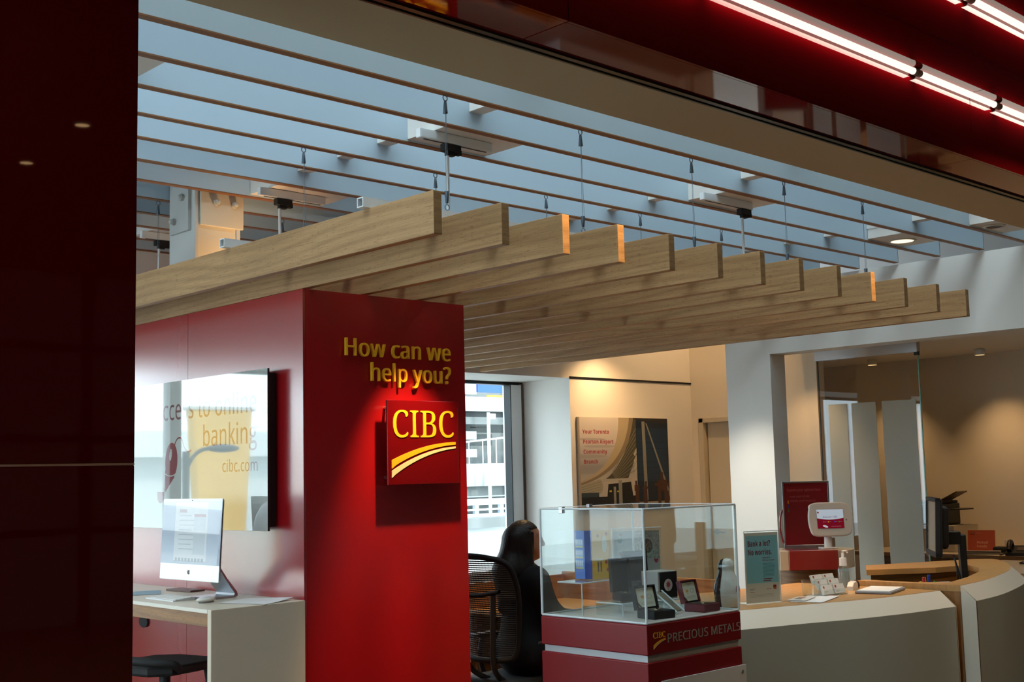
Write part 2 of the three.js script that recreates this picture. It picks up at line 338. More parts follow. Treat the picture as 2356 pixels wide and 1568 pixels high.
// concourse downlights mirrored in the pillar
{
  const warm = new THREE.Color().setRGB(1, 0.62, 0.28);
  [[3.68, 2.85, 'nearer'], [3.79, 4.11, 'farther']].forEach(([x, z, which]) => {
    const t = thing('downlight', `small warm downlight mirrored high in the dark pillar, the ${which} one`, 'lamp', [x, 4.2, z], 0, 'concourse downlights');
    mesh('ring', lathe([[0.05, -0.012], [0.075, -0.012], [0.08, 0], [0.05, 0]]), M.metalWhite, t);
    mesh('lens', cyl(0.05, 0.05, 0.006, 0, -0.004, 0), std(0xffe2b8, 0.4, { emissive: warm, emissiveIntensity: 6 }), t);
    const s = new THREE.SpotLight(warm, 4, 0, 0.9, 0.8, 2); s.position.set(0, -0.03, 0); s.castShadow = true; s.shadow.radius = 2; t.add(s);
    s.target.position.set(0, -4, 0); t.add(s.target);
  });
  // small spots on the back of the soffit pick out the sawn ends of three beams
  [[3.745, 'third'], [4.10, 'fourth'], [6.29, 'tenth']].forEach(([x, which]) => {
    const t = thing('soffit_spot', `small spot on the back of the soffit, aimed at the ${which} beam end`, 'lamp', [x, 3.30, -3.14], 0, 'soffit spots');
    mesh('bracket', span(-0.008, 0.008, 0.03, 0.05, 0.0, 0.104), M.metalWhite, t);
    const head = mesh('can', lathe([[0.0, 0.05], [0.024, 0.048], [0.026, -0.035], [0.023, -0.035], [0.022, 0.03], [0.0, 0.032]], 18), M.metalWhite, t);
    const dir = V(0, 2.665 - 3.30, -3.575 + 3.14).normalize(); head.quaternion.setFromUnitVectors(V(0, -1, 0), dir);
    mesh('lens', cyl(0.021, 0.021, 0.004, 0, -0.027, 0), std(0xffe2b8, 0.4, { emissive: warm, emissiveIntensity: 4 }), head);
    const s = new THREE.SpotLight(warm, 5, 0, 0.17, 0.5, 2); s.position.copy(dir.clone().multiplyScalar(0.045)); s.castShadow = true; t.add(s);
    s.target.position.copy(dir); t.add(s.target);
  });
}

// ================================================================ red block, steel column, beams, slats and what hangs between them
{
  const b = thing('feature_wall', 'tall red block with yellow lettering beside the desk', 'wall block');
  mesh('core', span(3.345, 4.357, 0, 2.555, -7.6, -4.98), M.redTop, b);
  const seams = [-4.967, -6.084, -7.6];
  for (let i = 0; i < 2; i++) mesh('side_panel', span(3.332, 3.346, 0, 2.57, seams[i + 1] + 0.0015, seams[i] - (i ? 0.0015 : 0.0)), M.red, b);
  mesh('front_panel', span(3.347, 4.369, 0, 2.57, -4.981, -4.967), M.redPlain, b);
  mesh('side_panel', span(4.357, 4.369, 0, 2.57, -7.6, -4.982), M.red, b);
  mesh('grommet', cyl(0.032, 0.032, 0.012, 0, 0, 0, 24).scale(1, 1, 1.6).rotateZ(Math.PI / 2).translate(3.328, 0.875, -6.56), M.blackSoft, b);
}
{
  const c = thing('steel_column', 'pale bolted steel column rising behind the long beam', 'column', [3.64, 0, -6.45]);
  mesh('flange', span(-0.15, -0.125, 2.56, 6.5, -0.15, 0.15, 0.003), std(0xc9cac6, 0.5), c);
  mesh('flange', span(0.125, 0.15, 2.56, 6.5, -0.15, 0.15, 0.003), std(0xc9cac6, 0.5), c);
  mesh('web', span(-0.125, 0.125, 2.56, 6.5, -0.0, 0.14), std(0xd8cfba, 0.5), c);
  const sp = mesh('splice_plate', span(-0.118, 0.165, 3.13, 3.36, 0.14, 0.162, 0.003), std(0xd8cfba, 0.5), c);
  for (const [x, y] of [[-0.02, 3.27], [0.10, 3.27]]) mesh('bolt', join(cyl(0.022, 0.022, 0.02, 0, 0, 0, 6), ball(0.016, 0, 0.01, 0)).rotateX(Math.PI / 2).translate(x, y, 0.175), std(0xbfb8a6, 0.5), sp);
  const s2 = mesh('splice_plate', span(-0.172, -0.15, 3.1, 3.38, -0.11, 0.11, 0.003), std(0xb9bab6, 0.5), c);
  for (const [z, y] of [[-0.05, 3.17], [0.05, 3.3]]) mesh('bolt', join(cyl(0.022, 0.022, 0.02, 0, 0, 0, 6), ball(0.016, 0, 0.01, 0)).rotateZ(Math.PI / 2).translate(-0.182, y, z), std(0xb9bab6, 0.5), s2);
}
// thirteen oak beams hung below the slats
{
  const xs = [3.001, 3.363, 3.722, 4.080, 4.440, 4.815, 5.176, 5.530, 5.903, 6.267, 6.640, 7.036, 7.425];
  const geos = [0, 1, 2].map((k) => bx(0.042, 0.172, 4.62, 0.021, 0.086, -2.31, 0.0025, 'z', 0.37 * k, 0.21 * k));
  xs.forEach((x, i) => {
    const o = mesh('ceiling_beam', geos[(i * 2) % 3], M.oak[i % 3]);
    o.position.set(x, 2.58, -3.575 - 0.003 * i);
    tag(o, i === 0 ? 'long oak ceiling beam nearest the viewer, its full side in view' : i === 12 ? 'oak ceiling beam farthest right, against the white wall' : `oak ceiling beam, ${ORD[i]} from the left by its sawn end`, 'beam', 'hanging oak beams');
  });
  // white steel channels lying across the beam tops
  [-4.0, -5.095, -6.63].forEach((z, i) => {
    const o = mesh('channel_rail', extrude([[-0.021, 0], [0.021, 0], [0.021, 0.042], [-0.021, 0.042]], 4.55, 0, [[[-0.016, 0.005], [0.016, 0.005], [0.016, 0.037], [-0.016, 0.037]]]).rotateY(Math.PI / 2), M.metalWhite);
    o.position.set(2.965, 2.752, z);
    tag(o, `white metal channel lying across the oak beams, ${['nearest the soffit', 'middle of three', 'nearest the back wall'][i]}`, 'rail', 'channels on the beams');
  });
}
// upper slats: pale boards edged with wood
const slatZ = [-3.995, -4.362, -4.73, -5.10, -5.462, -5.85, -6.245, -6.632, -7.01, -7.395, -7.785, -8.16];
{
  const face = span(-3.2, 9.285, 0.006, 0.175, -0.020, 0.020, 0.001), edge = span(-3.2, 9.285, 0, 0.0059, -0.0205, 0.0205, 0, 'x', 0.3, 0.1), tip = span(9.285, 9.289, 0, 0.175, -0.0205, 0.0205);
  slatZ.forEach((z, i) => {
    const t = thing('ceiling_slat', i === 0 ? 'pale blue ceiling slat with wooden lower edge nearest the beige soffit' : `pale blue ceiling slat with wooden lower edge, ${ORD[i]} from the beige soffit`, 'slat', [0, 3.32, z], 0, 'pale ceiling slats');
    mesh('board', face, M.slat, t); mesh('wood_edge', edge, M.slatEdge, t); mesh('end_cap', tip, M.darkMetal, t);
  });
  // cross rails between the slats
  [3.88, 6.09, 8.17].forEach((x, i) => {
    const t = thing('cross_rail', `white rail crossing between the slats, ${['nearest the red block', 'middle of three', 'nearest the white wall'][i]}`, 'rail', [x, 0, 0], 0, 'cross rails');
    for (let k = 0; k + 1 < slatZ.length; k++) mesh('block', span(0, 0.085, 3.408, 3.49, slatZ[k] - 0.0208, slatZ[k + 1] + 0.0208, 0.002), M.white, t);
    mesh('runner', span(0.02, 0.065, 3.495, 3.53, -8.2, -3.9), M.metalWhite, t);
  });
}
// boxes set between two slats; some carry a lighting track with a lamp on a stem
const warmLamp = new THREE.Color().setRGB(1, 0.60, 0.27);
function ceilingBox(x0, x1, k, label) {
  const o = mesh('ceiling_box', span(x0, x1, 3.335, 3.50, slatZ[k] - 0.0208, slatZ[k + 1] + 0.0208, 0.002), M.white);
  return tag(o, label, 'ceiling box', 'boxes between the slats');
}
ceilingBox(3.79, 4.32, 1, 'white box between slats above the end of the nearest beam');
ceilingBox(6.04, 6.57, 1, 'white box between slats above the middle of the beams');
ceilingBox(3.81, 4.32, 5, 'white box between slats near the bolted steel column');
ceilingBox(3.84, 4.32, 9, 'white box between slats at the far left behind the steel column');
ceilingBox(8.18, 8.70, 1, 'white box between slats holding the round lit downlight');
ceilingBox(1.75, 2.315, 1, 'white box between slats at the upper left by the dark pillar');
ceilingBox(6.04, 6.57, 5, 'white box between slats hidden behind the beam ends');
{
  const o = mesh('ceiling_box', span(8.30, 8.80, 3.335, 3.50, slatZ[0] + 0.0208, -3.04, 0.002), M.white);
  tag(o, 'white box between the soffit and the first slat, at the right', 'ceiling box', 'boxes between the slats');
  const v = thing('ceiling_speaker', 'small round grille in the box next to the soffit', 'speaker', [8.48, 3.335, -3.88]);
  mesh('rim', lathe([[0.055, -0.008], [0.075, -0.006], [0.08, 0], [0.055, 0]]), M.white, v);
  mesh('cone', lathe([[0.0, -0.012], [0.018, -0.010], [0.03, -0.002], [0.055, -0.001]]), std(0x8b867e, 0.6), v);
}
{
  const t = thing('downlight', 'round glowing downlight in a ceiling box before the white wall', 'lamp', [8.46, 3.335, -4.585]);
  mesh('ring', lathe([[0.085, -0.006], [0.10, -0.006], [0.104, 0], [0.085, 0]]), M.white, t);
  mesh('lens', cyl(0.085, 0.085, 0.004, 0, -0.002, 0, 28), std(0xfff0d0, 0.4, { emissive: new THREE.Color().setRGB(1, 0.86, 0.62), emissiveIntensity: 1.3 }), t);
  const s = new THREE.SpotLight(warmLamp, 5, 0, 0.8, 0.7, 2); s.position.set(0, -0.02, 0); s.castShadow = true; s.shadow.radius = 4; t.add(s); s.target.position.set(0.1, -3, 0); t.add(s.target);
}
function trackLight(x, z, tx0, tx1, label, aim, I, ang, rodTo = 2.725, color = warmLamp) {
  const t = thing('track_light', label, 'lamp', [x, 0, z], 0, 'track lamps on stems');
  const tr = mesh('track', span(tx0 - x, tx1 - x, 3.285, 3.333, 0.028, 0.062, 0.003), M.metalWhite, t);
  mesh('slot', span(tx0 - x + 0.03, tx1 - x - 0.03, 3.2835, 3.286, 0.039, 0.051), M.black, tr);
  mesh('end_cap', span(tx0 - x - 0.004, tx0 - x, 3.287, 3.331, 0.030, 0.060), std(0xf2f4f4, 0.4), tr);
  mesh('adaptor', join(span(-0.05, 0.055, 3.245, 3.284, 0.02, 0.062, 0.004), span(-0.03, 0.02, 3.225, 3.246, 0.028, 0.058, 0.004), span(0.03, 0.06, 3.235, 3.262, 0.03, 0.06, 0.004)), M.blackSoft, t);
  mesh('stem', rod(V(-0.02, 3.23, 0.04), V(-0.02, rodTo, 0.04), 0.0085, 12), M.metalWhite, t);
  const head = mesh('lamp_head', lathe([[0.0, 0.07], [0.03, 0.068], [0.036, 0.05], [0.038, -0.04], [0.034, -0.04], [0.032, 0.03], [0.0, 0.04]]), M.metalWhite, t);
  const from = V(x - 0.02, rodTo - 0.045, z + 0.04), dir = new THREE.Vector3().subVectors(aim, from).normalize();
  head.position.set(-0.02, rodTo - 0.045, 0.04);
  head.quaternion.setFromUnitVectors(V(0, -1, 0), dir);
  const lens = mesh('lens', cyl(0.031, 0.031, 0.004, 0, -0.03, 0), std(0xfff0d0, 0.4, { emissive: warmLamp, emissiveIntensity: 3 }), head);
  const s = new THREE.SpotLight(color, I, 0, ang, 0.55, 2);
  s.position.set(-0.02 + dir.x * 0.05, rodTo - 0.045 + dir.y * 0.05, 0.04 + dir.z * 0.05); s.castShadow = true; s.shadow.radius = 1.5; t.add(s);
  s.target.position.set(aim.x - x, aim.y, aim.z - z); t.add(s.target);
}
trackLight(3.905, -4.555, 3.70, 4.17, 'lighting track with a black adaptor and white stem, behind the nearest beam end', V(4.02, 1.25, -4.967), 13, 0.47);
trackLight(6.35, -4.555, 5.92, 6.42, 'lighting track with a black adaptor and white stem, above the middle beams', V(6.55, 1.0, -4.7), 12, 0.8);
trackLight(3.91, -6.07, 3.75, 4.20, 'lighting track with a black adaptor, left of the steel column top', V(3.74, 3.05, -6.28), 1.0, 1.25);
trackLight(3.95, -7.62, 3.80, 4.25, 'lighting track with a black adaptor at the far left, behind the column', V(4.0, 1.0, -8.0), 3, 0.6);
trackLight(6.0, -6.07, 5.85, 6.35, 'lighting track hidden behind the beam ends', V(6.05, 0.8, -6.2), 9, 0.9);
// steel cables from slats to channels
{
  const t = thing('hanging_cable', '', 'cable', [0, 0, 0], 0, 'steel hanging cables');
  const H = 0.52, wire = std(0x7d8890, 0.4, { metalness: 0.8 }), gripMetal = std(0x56626c, 0.45, { metalness: 0.6 });
  mesh('eye', flat(new THREE.TorusGeometry(0.0125, 0.0026, 6, 14)).translate(0, H - 0.016, 0), wire, t);
  mesh('eye', flat(new THREE.TorusGeometry(0.0125, 0.0026, 6, 14)).translate(0, 0.014, 0), wire, t);
  mesh('gripper', lathe([[0, H - 0.03], [0.006, H - 0.032], [0.008, H - 0.05], [0.011, H - 0.085], [0, H - 0.086]], 10), gripMetal, t);
  mesh('gripper', lathe([[0, 0.086], [0.011, 0.085], [0.008, 0.05], [0.006, 0.032], [0, 0.03]], 10), gripMetal, t);
  mesh('wire', join(rod(V(-0.003, 0.08, 0), V(0.001, H - 0.08, 0), 0.0012, 5), rod(V(0.010, 0.08, 0), V(0.004, H - 0.08, 0), 0.0010, 5)), wire, t);
  const rows = [[-3.997, 'row next to the soffit', 5], [-5.10, 'middle row', 5], [-6.632, 'row over the back of the red block', 4]];
  let first = true;
  for (const [z, row, n] of rows) for (let i = 0; i < n; i++) {
    const label = `thin steel hanging cable, ${row}, ${ORD[i]} from the left`, at = [3.432 + 0.866 * i, 2.80, z];
    if (first) { t.position.set(...at); t.userData.label = label; first = false; } else copyOf(t, at, label);
  }
}

// ================================================================ red block: lettering, sign, glass board
{
  const t = thing('wall_lettering', 'raised yellow words How can we help you on the red block', 'lettering', [0, 0, -4.967]);
  const put = (str, x0, x1, y, cap) => {
    // one mesh for each letter
    const font = sans, probe = letters(str, 1, 1, font), b = probe.boundingBox, k = (x1 - x0) / (b.max.x - b.min.x), capBox = letters('H', 1, 1, font).boundingBox.max.y;
    let pen = 0;
    const res = font.data.resolution;
    for (const ch of str) {
      const adv = font.data.glyphs[ch].ha / res;
      if (ch !== ' ') mesh('letter', letters(ch, 1, 1, font).translate(pen - b.min.x, 0, 0).scale(k, cap / capBox, 0.014).translate(x0, y, 0.012), M.yellow, t);
      pen += adv;
    }
  };
  put('How can we', 3.568, 4.25, 2.256, 0.088);
  put('help you?', 3.726, 4.25, 2.135, 0.088);
}
{
  const s = thing('logo_sign', 'square red glass sign with yellow serif capitals and two swooping bands', 'sign', [0, 0, -4.897]);
  mesh('plate', span(3.780, 4.250, 1.612, 2.037, -0.006, 0.006, 0.002), phy(0x64070c, 0.05, { clearcoat: 1, clearcoatRoughness: 0.02 }), s);
  const put = (str, x0, x1, y, cap) => {
    const probe = letters(str, 1, 1, serif), b = probe.boundingBox, k = (x1 - x0) / (b.max.x - b.min.x), capBox = letters('H', 1, 1, serif).boundingBox.max.y;
    let pen = 0;
    for (const ch of str) {
      mesh('letter', letters(ch, 1, 1, serif).translate(pen - b.min.x, 0, 0).scale(k, cap / capBox, 0.003).translate(x0, y, 0.006), M.yellow, s);
      pen += serif.data.glyphs[ch].ha / serif.data.resolution;
    }
  };
  put('CIBC', 3.815, 4.215, 1.850, 0.136);
  const swoop = (y0, y1, y2, t0, t1) => {   // band from the lower left up to the right, thinning out
    const up = [], low = [];
    for (let i = 0; i <= 20; i++) { const u = i / 20, x = 3.804 + 0.423 * u, y = (1 - u) * (1 - u) * y0 + 2 * u * (1 - u) * y1 + u * u * y2; up.push([x, y]); low.unshift([x, y - (t0 + (t1 - t0) * Math.sqrt(u))]); }
    return extrude([...up, ...low], 0.003).translate(0, 0, 0.006);
  };
  mesh('band', swoop(1.735, 1.822, 1.826, 0.043, 0.014), M.yellow, s);
  mesh('band', swoop(1.682, 1.792, 1.803, 0.036, 0.010), M.cream, s);
  for (const [x, y] of [[3.82, 2.0], [4.21, 2.0], [3.82, 1.65], [4.21, 1.65]]) mesh('standoff', cyl(0.008, 0.008, 0.064).rotateX(Math.PI / 2).translate(x, y, -0.038), M.steel, s);
}
{
  const b = thing('glass_board', 'glossy white glass board about online banking on the red wall', 'board', [3.27, 1.405, -5.175], -Math.PI / 2);
  // local x runs to the right as seen, 0 at the right edge; face towards +z
  const W = 1.86, H = 0.792;
  const tex = canvasTex(2046, 871, (x, w, h) => {
    const S = 1100, X = (z) => w + (z + 5.175) * S, Y = (y) => h - (y - 1.405) * S;
    x.fillStyle = '#eceeea'; x.fillRect(0, 0, w, h);
    x.fillStyle = '#8d2430';
    fitText(x, 'Your access to online', X(-6.66), X(-5.269), Y(1.988), 165);
    fitText(x, 'banking', X(-5.807), X(-5.269), Y(1.835), 165);
    fitText(x, 'cibc.com', X(-5.604), X(-5.258), Y(1.697), 92);
    x.fillStyle = '#a01822'; x.strokeStyle = '#a01822';
    x.beginPath(); x.ellipse(X(-6.137), Y(1.765), 0.068 * S, 0.10 * S, 0.12, 0, 7); x.fill();
    x.beginPath(); x.moveTo(X(-6.205), Y(1.72)); x.lineTo(X(-6.215), Y(1.56)); x.quadraticCurveTo(X(-6.26), Y(1.52), X(-6.29), Y(1.56)); x.lineTo(X(-6.29), Y(1.60)); x.lineTo(X(-6.2), Y(1.60)); x.lineTo(X(-6.10), Y(1.68)); x.fill();
    x.lineWidth = 9; x.beginPath(); x.moveTo(X(-6.10), Y(1.85)); x.bezierCurveTo(X(-6.08), Y(1.90), X(-6.02), Y(1.90), X(-6.01), Y(1.86)); x.bezierCurveTo(X(-5.99), Y(1.82), X(-5.95), Y(1.80), X(-5.92), Y(1.82)); x.stroke();
    x.strokeStyle = '#f0f0ec'; x.lineWidth = 7; x.beginPath(); x.moveTo(X(-6.21), Y(1.70)); x.quadraticCurveTo(X(-6.14), Y(1.67), X(-6.08), Y(1.70)); x.stroke();
    x.fillStyle = '#f0f0ec'; x.beginPath(); x.ellipse(X(-6.145), Y(1.80), 0.014 * S, 0.034 * S, 0.15, 0, 7); x.fill();
  });
  const f = panel('face', W, H, 0.012, phy(0xb9bcb8, 0.03, { map: tex, clearcoat: 1, clearcoatRoughness: 0.01, ior: 1.8 }), std(0x1d2422, 0.3), b);
  f.position.set(-W / 2, H / 2, 0);
  mesh('backing', span(-W + 0.02, -0.02, 0.02, H - 0.02, -0.055, -0.0065), M.black, b);
}
// ================================================================ computer desk
{
  const d = thing('computer_desk', 'cream topped computer desk with wooden front edge against the red wall', 'desk', [0, 0, 0]);
  mesh('top', span(2.834, 3.331, 1.065, 1.083, -7.4, -4.99, 0.002), M.laminate, d);
  mesh('top_edge', span(2.8335, 2.842, 1.066, 1.0825, -7.4, -4.99), std(0xe6dfcf, 0.4), d);
  mesh('wood_edge', span(2.842, 2.872, 1.005, 1.065, -7.4, -4.99, 0.001, 'z'), M.walnut, d);
  mesh('side_panel', span(2.834, 3.331, 0, 1.083, -4.99, -4.957, 0.003), M.laminate, d);
  mesh('side_panel', span(2.86, 3.331, 0, 1.005, -7.4, -7.37, 0.003), M.laminate, d);
}
{
  const m = thing('desktop_computer', 'slim all-in-one computer with bright screen on the cream desk', 'computer', [3.10, 1.083, -5.435], -Math.PI / 2 + 0.05);
  // local: face towards +z, x to the right as seen
  const body = new THREE.Group(); body.name = 'display'; m.add(body); body.position.set(-0.035, 0.29, 0.085); body.rotation.x = -0.06;
  const shape = (w, h, r) => { const s = new THREE.Shape(); s.moveTo(-w / 2 + r, -h / 2); s.lineTo(w / 2 - r, -h / 2); s.quadraticCurveTo(w / 2, -h / 2, w / 2, -h / 2 + r); s.lineTo(w / 2, h / 2 - r); s.quadraticCurveTo(w / 2, h / 2, w / 2 - r, h / 2); s.lineTo(-w / 2 + r, h / 2); s.quadraticCurveTo(-w / 2, h / 2, -w / 2, h / 2 - r); s.lineTo(-w / 2, -h / 2 + r); s.quadraticCurveTo(-w / 2, -h / 2, -w / 2 + r, -h / 2); return s; };
  const back = flat(new THREE.ExtrudeGeometry(shape(0.528, 0.392, 0.012), { depth: 0.006, bevelEnabled: false })).translate(0, 0, -0.006);
  const bulge = flat(new THREE.SphereGeometry(1, 28, 14, 0, Math.PI * 2, 0, Math.PI / 2)).rotateX(-Math.PI / 2).scale(0.25, 0.185, 0.032).translate(0, 0, -0.006);
  mesh('housing', join(back, bulge), std(0xc6c9cc, 0.32, { metalness: 0.85 }), body);
  mesh('chin', span(-0.262, 0.262, -0.1945, -0.118, 0.0, 0.0025, 0.001), std(0xdfe2e4, 0.3, { metalness: 0.35 }), body);
  const tex = canvasTex(1024, 600, (x, w, h) => {
    x.fillStyle = '#9fb0d6'; x.fillRect(0, 0, w, h); x.fillStyle = '#93a6d0'; x.fillRect(0, 0, 300, h);
    x.fillStyle = '#dfe4ee'; x.fillRect(230, 30, 560, 540); x.fillStyle = '#b9c6de'; x.fillRect(0, 0, w, 22);
    x.fillStyle = '#a3202c'; x.fillRect(300, 96, 130, 30); x.fillStyle = '#8f9bb0'; for (let i = 0; i < 8; i++) x.fillRect(300, 150 + i * 44, 220 + (i % 3) * 90, 9);
    x.fillStyle = '#c3cddd'; x.fillRect(560, 140, 200, 150); x.fillRect(560, 320, 200, 190); x.fillStyle = '#b02434'; x.fillRect(560, 140, 200, 26);
    x.fillStyle = '#44506a'; for (let i = 0; i < 9; i++) x.fillRect(260 + i * 56, 545, 40, 34);
  });
  const scr = panel('screen', 0.528, 0.313, 0.003, phy(0x111111, 0.04, { emissive: 0xffffff, emissiveMap: tex, emissiveIntensity: 0.32, ior: 1.8, clearcoat: 1, clearcoatRoughness: 0.01 }), M.blackGloss, body);
  scr.position.set(0, 0.0385, 0.0012);
  // fruit shaped mark on the chin
  const leaf = new THREE.Shape(); leaf.absellipse(0.003, 0.0135, 0.0022, 0.0045, 0, 7, false, -0.5);
  const fruit = new THREE.Shape(); fruit.moveTo(0, 0.008); fruit.bezierCurveTo(0.004, 0.011, 0.0105, 0.009, 0.010, 0.005); fruit.bezierCurveTo(0.006, 0.003, 0.006, -0.002, 0.011, -0.004); fruit.bezierCurveTo(0.008, -0.012, 0.004, -0.013, 0, -0.0105); fruit.bezierCurveTo(-0.004, -0.013, -0.012, -0.006, -0.0105, 0.003); fruit.bezierCurveTo(-0.009, 0.0095, -0.004, 0.010, 0, 0.008);
  mesh('mark', join(flat(new THREE.ExtrudeGeometry([fruit, leaf], { depth: 0.0006, bevelEnabled: false }))).translate(0, -0.156, 0.0025), M.black, body);
  mesh('camera_lens', cyl(0.003, 0.003, 0.001).rotateX(Math.PI / 2).translate(0, 0.188, 0.003), M.black, body);
  // bent aluminium foot
  const side = [[0.045, 0.28], [0.0, 0.19], [-0.07, 0.09], [-0.125, 0.025], [-0.13, 0.008], [-0.115, 0.0], [0.045, 0.0], [0.045, 0.007], [-0.108, 0.007], [-0.114, 0.018], [-0.06, 0.09], [0.01, 0.19], [0.055, 0.28]];
  mesh('foot', extrude(side.map(([z, y]) => [z, y]), 0.16, 0.0015).rotateY(-Math.PI / 2).translate(0.08 - 0.035, 0.0018, 0), M.brushed, m);
  const L = new THREE.RectAreaLight(0xbfd0f0, 0.35, 0.5, 0.3); L.position.set(-0.035, 0.33, 0.095); L.rotation.set(-0.06, Math.PI, 0); m.add(L);
}
{
  const k = thing('keyboard', 'thin white keyboard on the cream desk', 'keyboard', [2.975, 1.083, -5.60], -Math.PI / 2);
  // profile x -> depth: turn so that the thick edge is away from the user
  mesh('case', extrude([[-0.057, 0], [0.057, 0], [0.057, 0.005], [-0.057, 0.014]], 0.28).rotateY(-Math.PI / 2).translate(0.14, 0, 0), std(0xd5d7d8, 0.3, { metalness: 0.6 }), k);
  const key = bx(0.0165, 0.0025, 0.0155, 0, 0, 0, 0.0008);
  for (let r = 0; r < 5; r++) for (let c = 0; c < 14; c++) {
    const o = mesh('key', key, std0, k); o.position.set(-0.1235 + c * 0.019, 0.0125 - r * 0.0016 + 0.0015, -0.044 + r * 0.019); o.rotation.x = 0.078;
  }
}
{
  const m = thing('computer_mouse', 'white computer mouse on the cream desk', 'mouse', [2.995, 1.083, -5.285], -Math.PI / 2 + 0.25);
  mesh('shell', ball(1, 0, 0, 0, 0.029, 0.013, 0.056, 24, 16).translate(0, 0.0155, 0), phy(0xe8e4dc, 0.2), m);
  mesh('base', cyl(0.024, 0.022, 0.006, 0, 0.003, 0, 24).scale(1, 1, 1.95), std(0x9a9fa2, 0.4), m);
}
function sheet(name, label, w, d, x, y, z, turn, m = M.paper, curl = 0.004) {
  const g = new THREE.PlaneGeometry(w, d, 6, 6).rotateX(-Math.PI / 2), p = g.attributes.position;
  const top = g.clone(); const set = (q, h) => { const a = q.attributes.position; for (let i = 0; i < a.count; i++) { const u = a.getX(i) / w + 0.5, v = a.getZ(i) / d + 0.5; a.setY(i, h + curl * u * u * v); } q.computeVertexNormals(); return q; };
  set(top, 0.0016); const bot = set(g, 0.0004); bot.index.array.reverse(); bot.computeVertexNormals();
  const o = mesh(name, join(top, bot), m); o.position.set(x, y, z); o.rotation.y = turn; return tag(o, label, 'paper');
}
sheet('paper_sheet', 'white paper sheet overhanging the end of the cream desk', 0.215, 0.28, 3.16, 1.083, -5.12, 0.35, M.paper, 0.012);
sheet('paper_sheet', 'pale blue leaflet on the desk left of the keyboard', 0.2, 0.28, 3.0, 1.083, -6.04, 1.1, std(0x9db9c4, 0.7));
{
  const o = mesh('tablet_book', join(bx(0.09, 0.010, 0.22, 0, 0.005, 0, 0.002)), std(0x6a4840, 0.5)); o.position.set(3.25, 1.083, -5.95); o.rotation.y = 0.1;
  tag(o, 'thin dark notebook lying behind the computer foot', 'notebook');
}
{
  const s = thing('bar_stool', 'black moulded stool under the cream desk', 'stool', [2.93, 0, -5.56], -1.3);
  const seat = new THREE.Shape(); [[-0.20, -0.16], [-0.12, -0.21], [0.12, -0.21], [0.20, -0.15], [0.19, 0.12], [0.10, 0.19], [-0.10, 0.19], [-0.19, 0.12]].forEach(([x, y], i) => i ? seat.lineTo(x, y) : seat.moveTo(x, y));
  const sg = flat(new THREE.ExtrudeGeometry(seat, { depth: 0.02, bevelEnabled: true, bevelSize: 0.015, bevelThickness: 0.012, bevelSegments: 2 })).rotateX(-Math.PI / 2);
  const p = sg.attributes.position; for (let i = 0; i < p.count; i++) { const r = Math.hypot(p.getX(i), p.getZ(i)); p.setY(i, p.getY(i) + 0.755 + 0.25 * r * r); } sg.computeVertexNormals();
  mesh('seat', sg, M.blackSoft, s);
  mesh('backrest', tube([V(-0.20, 0.775, 0.10), V(-0.225, 0.81, 0.15), V(-0.14, 0.825, 0.215), V(0, 0.83, 0.235), V(0.14, 0.825, 0.215), V(0.225, 0.81, 0.15), V(0.20, 0.775, 0.10)], 0.02, 30, 8), M.blackSoft, s);
  for (const [x, z] of [[-1, -1], [1, -1], [-1, 1], [1, 1]]) mesh('leg', rod(V(x * 0.22, 0, z * 0.22), V(x * 0.15, 0.77, z * 0.14), 0.014, 8, 0.026), M.blackSoft, s);
  mesh('footrest', join(...[[-1, -1, 1, -1], [1, -1, 1, 1], [1, 1, -1, 1], [-1, 1, -1, -1]].map(([a, b, c, d]) => rod(V(a * 0.195, 0.26, b * 0.19), V(c * 0.195, 0.26, d * 0.19), 0.011, 8))), M.blackSoft, s);
}

// ================================================================ display case on its red pedestal
{
  const p = thing('display_pedestal', 'red display pedestal with silver band, lettered PRECIOUS METALS', 'pedestal', [0, 0, 0]);
  const x0 = 4.052, x1 = 4.716, z0 = -4.11, z1 = -3.47;
  mesh('upper_block', span(x0, x1, 0.872, 1.0, z0, z1, 0.006), M.maroon, p);
  mesh('band', span(x0 + 0.012, x1 - 0.012, 0.842, 0.873, z0 + 0.012, z1 - 0.012), std(0xb9bdc0, 0.35, { metalness: 0.3 }), p);
  mesh('lower_block', span(x0, x1, 0.0, 0.843, z0, z1, 0.006), M.maroon, p);
  const put = (str, a, b, y, cap, font, m, d = 0.0015) => {
    const probe = letters(str, 1, 1, font), bb = probe.boundingBox, k = (b - a) / (bb.max.x - bb.min.x), cb = letters('H', 1, 1, font).boundingBox.max.y;
    let pen = 0;
    for (const ch of str) { if (ch !== ' ') mesh('letter', letters(ch, 1, 1, font).translate(pen - bb.min.x, 0, 0).scale(k, cap / cb, d).translate(a, y, z1), m, p); pen += font.data.glyphs[ch].ha / font.data.resolution; }
  };
  put('PRECIOUS METALS', 4.186, 4.706, 0.915, 0.037, sans, std(0xa9b0a8, 0.4, { metalness: 0.4 }));
  put('CIBC', 4.091, 4.170, 0.941, 0.024, serif, M.yellow);
  const swoop = (y0, y1, y2, t0, t1) => { const up = [], low = []; for (let i = 0; i <= 12; i++) { const u = i / 12, x = 4.09 + 0.082 * u, y = (1 - u) * (1 - u) * y0 + 2 * u * (1 - u) * y1 + u * u * y2; up.push([x, y]); low.unshift([x, y - (t0 + (t1 - t0) * u)]); } return extrude([...up, ...low], 0.0015).translate(0, 0, z1); };
  mesh('swoosh', swoop(0.912, 0.935, 0.936, 0.009, 0.003), M.yellow, p);
  mesh('swoosh', swoop(0.901, 0.928, 0.931, 0.005, 0.002), M.cream, p);
}
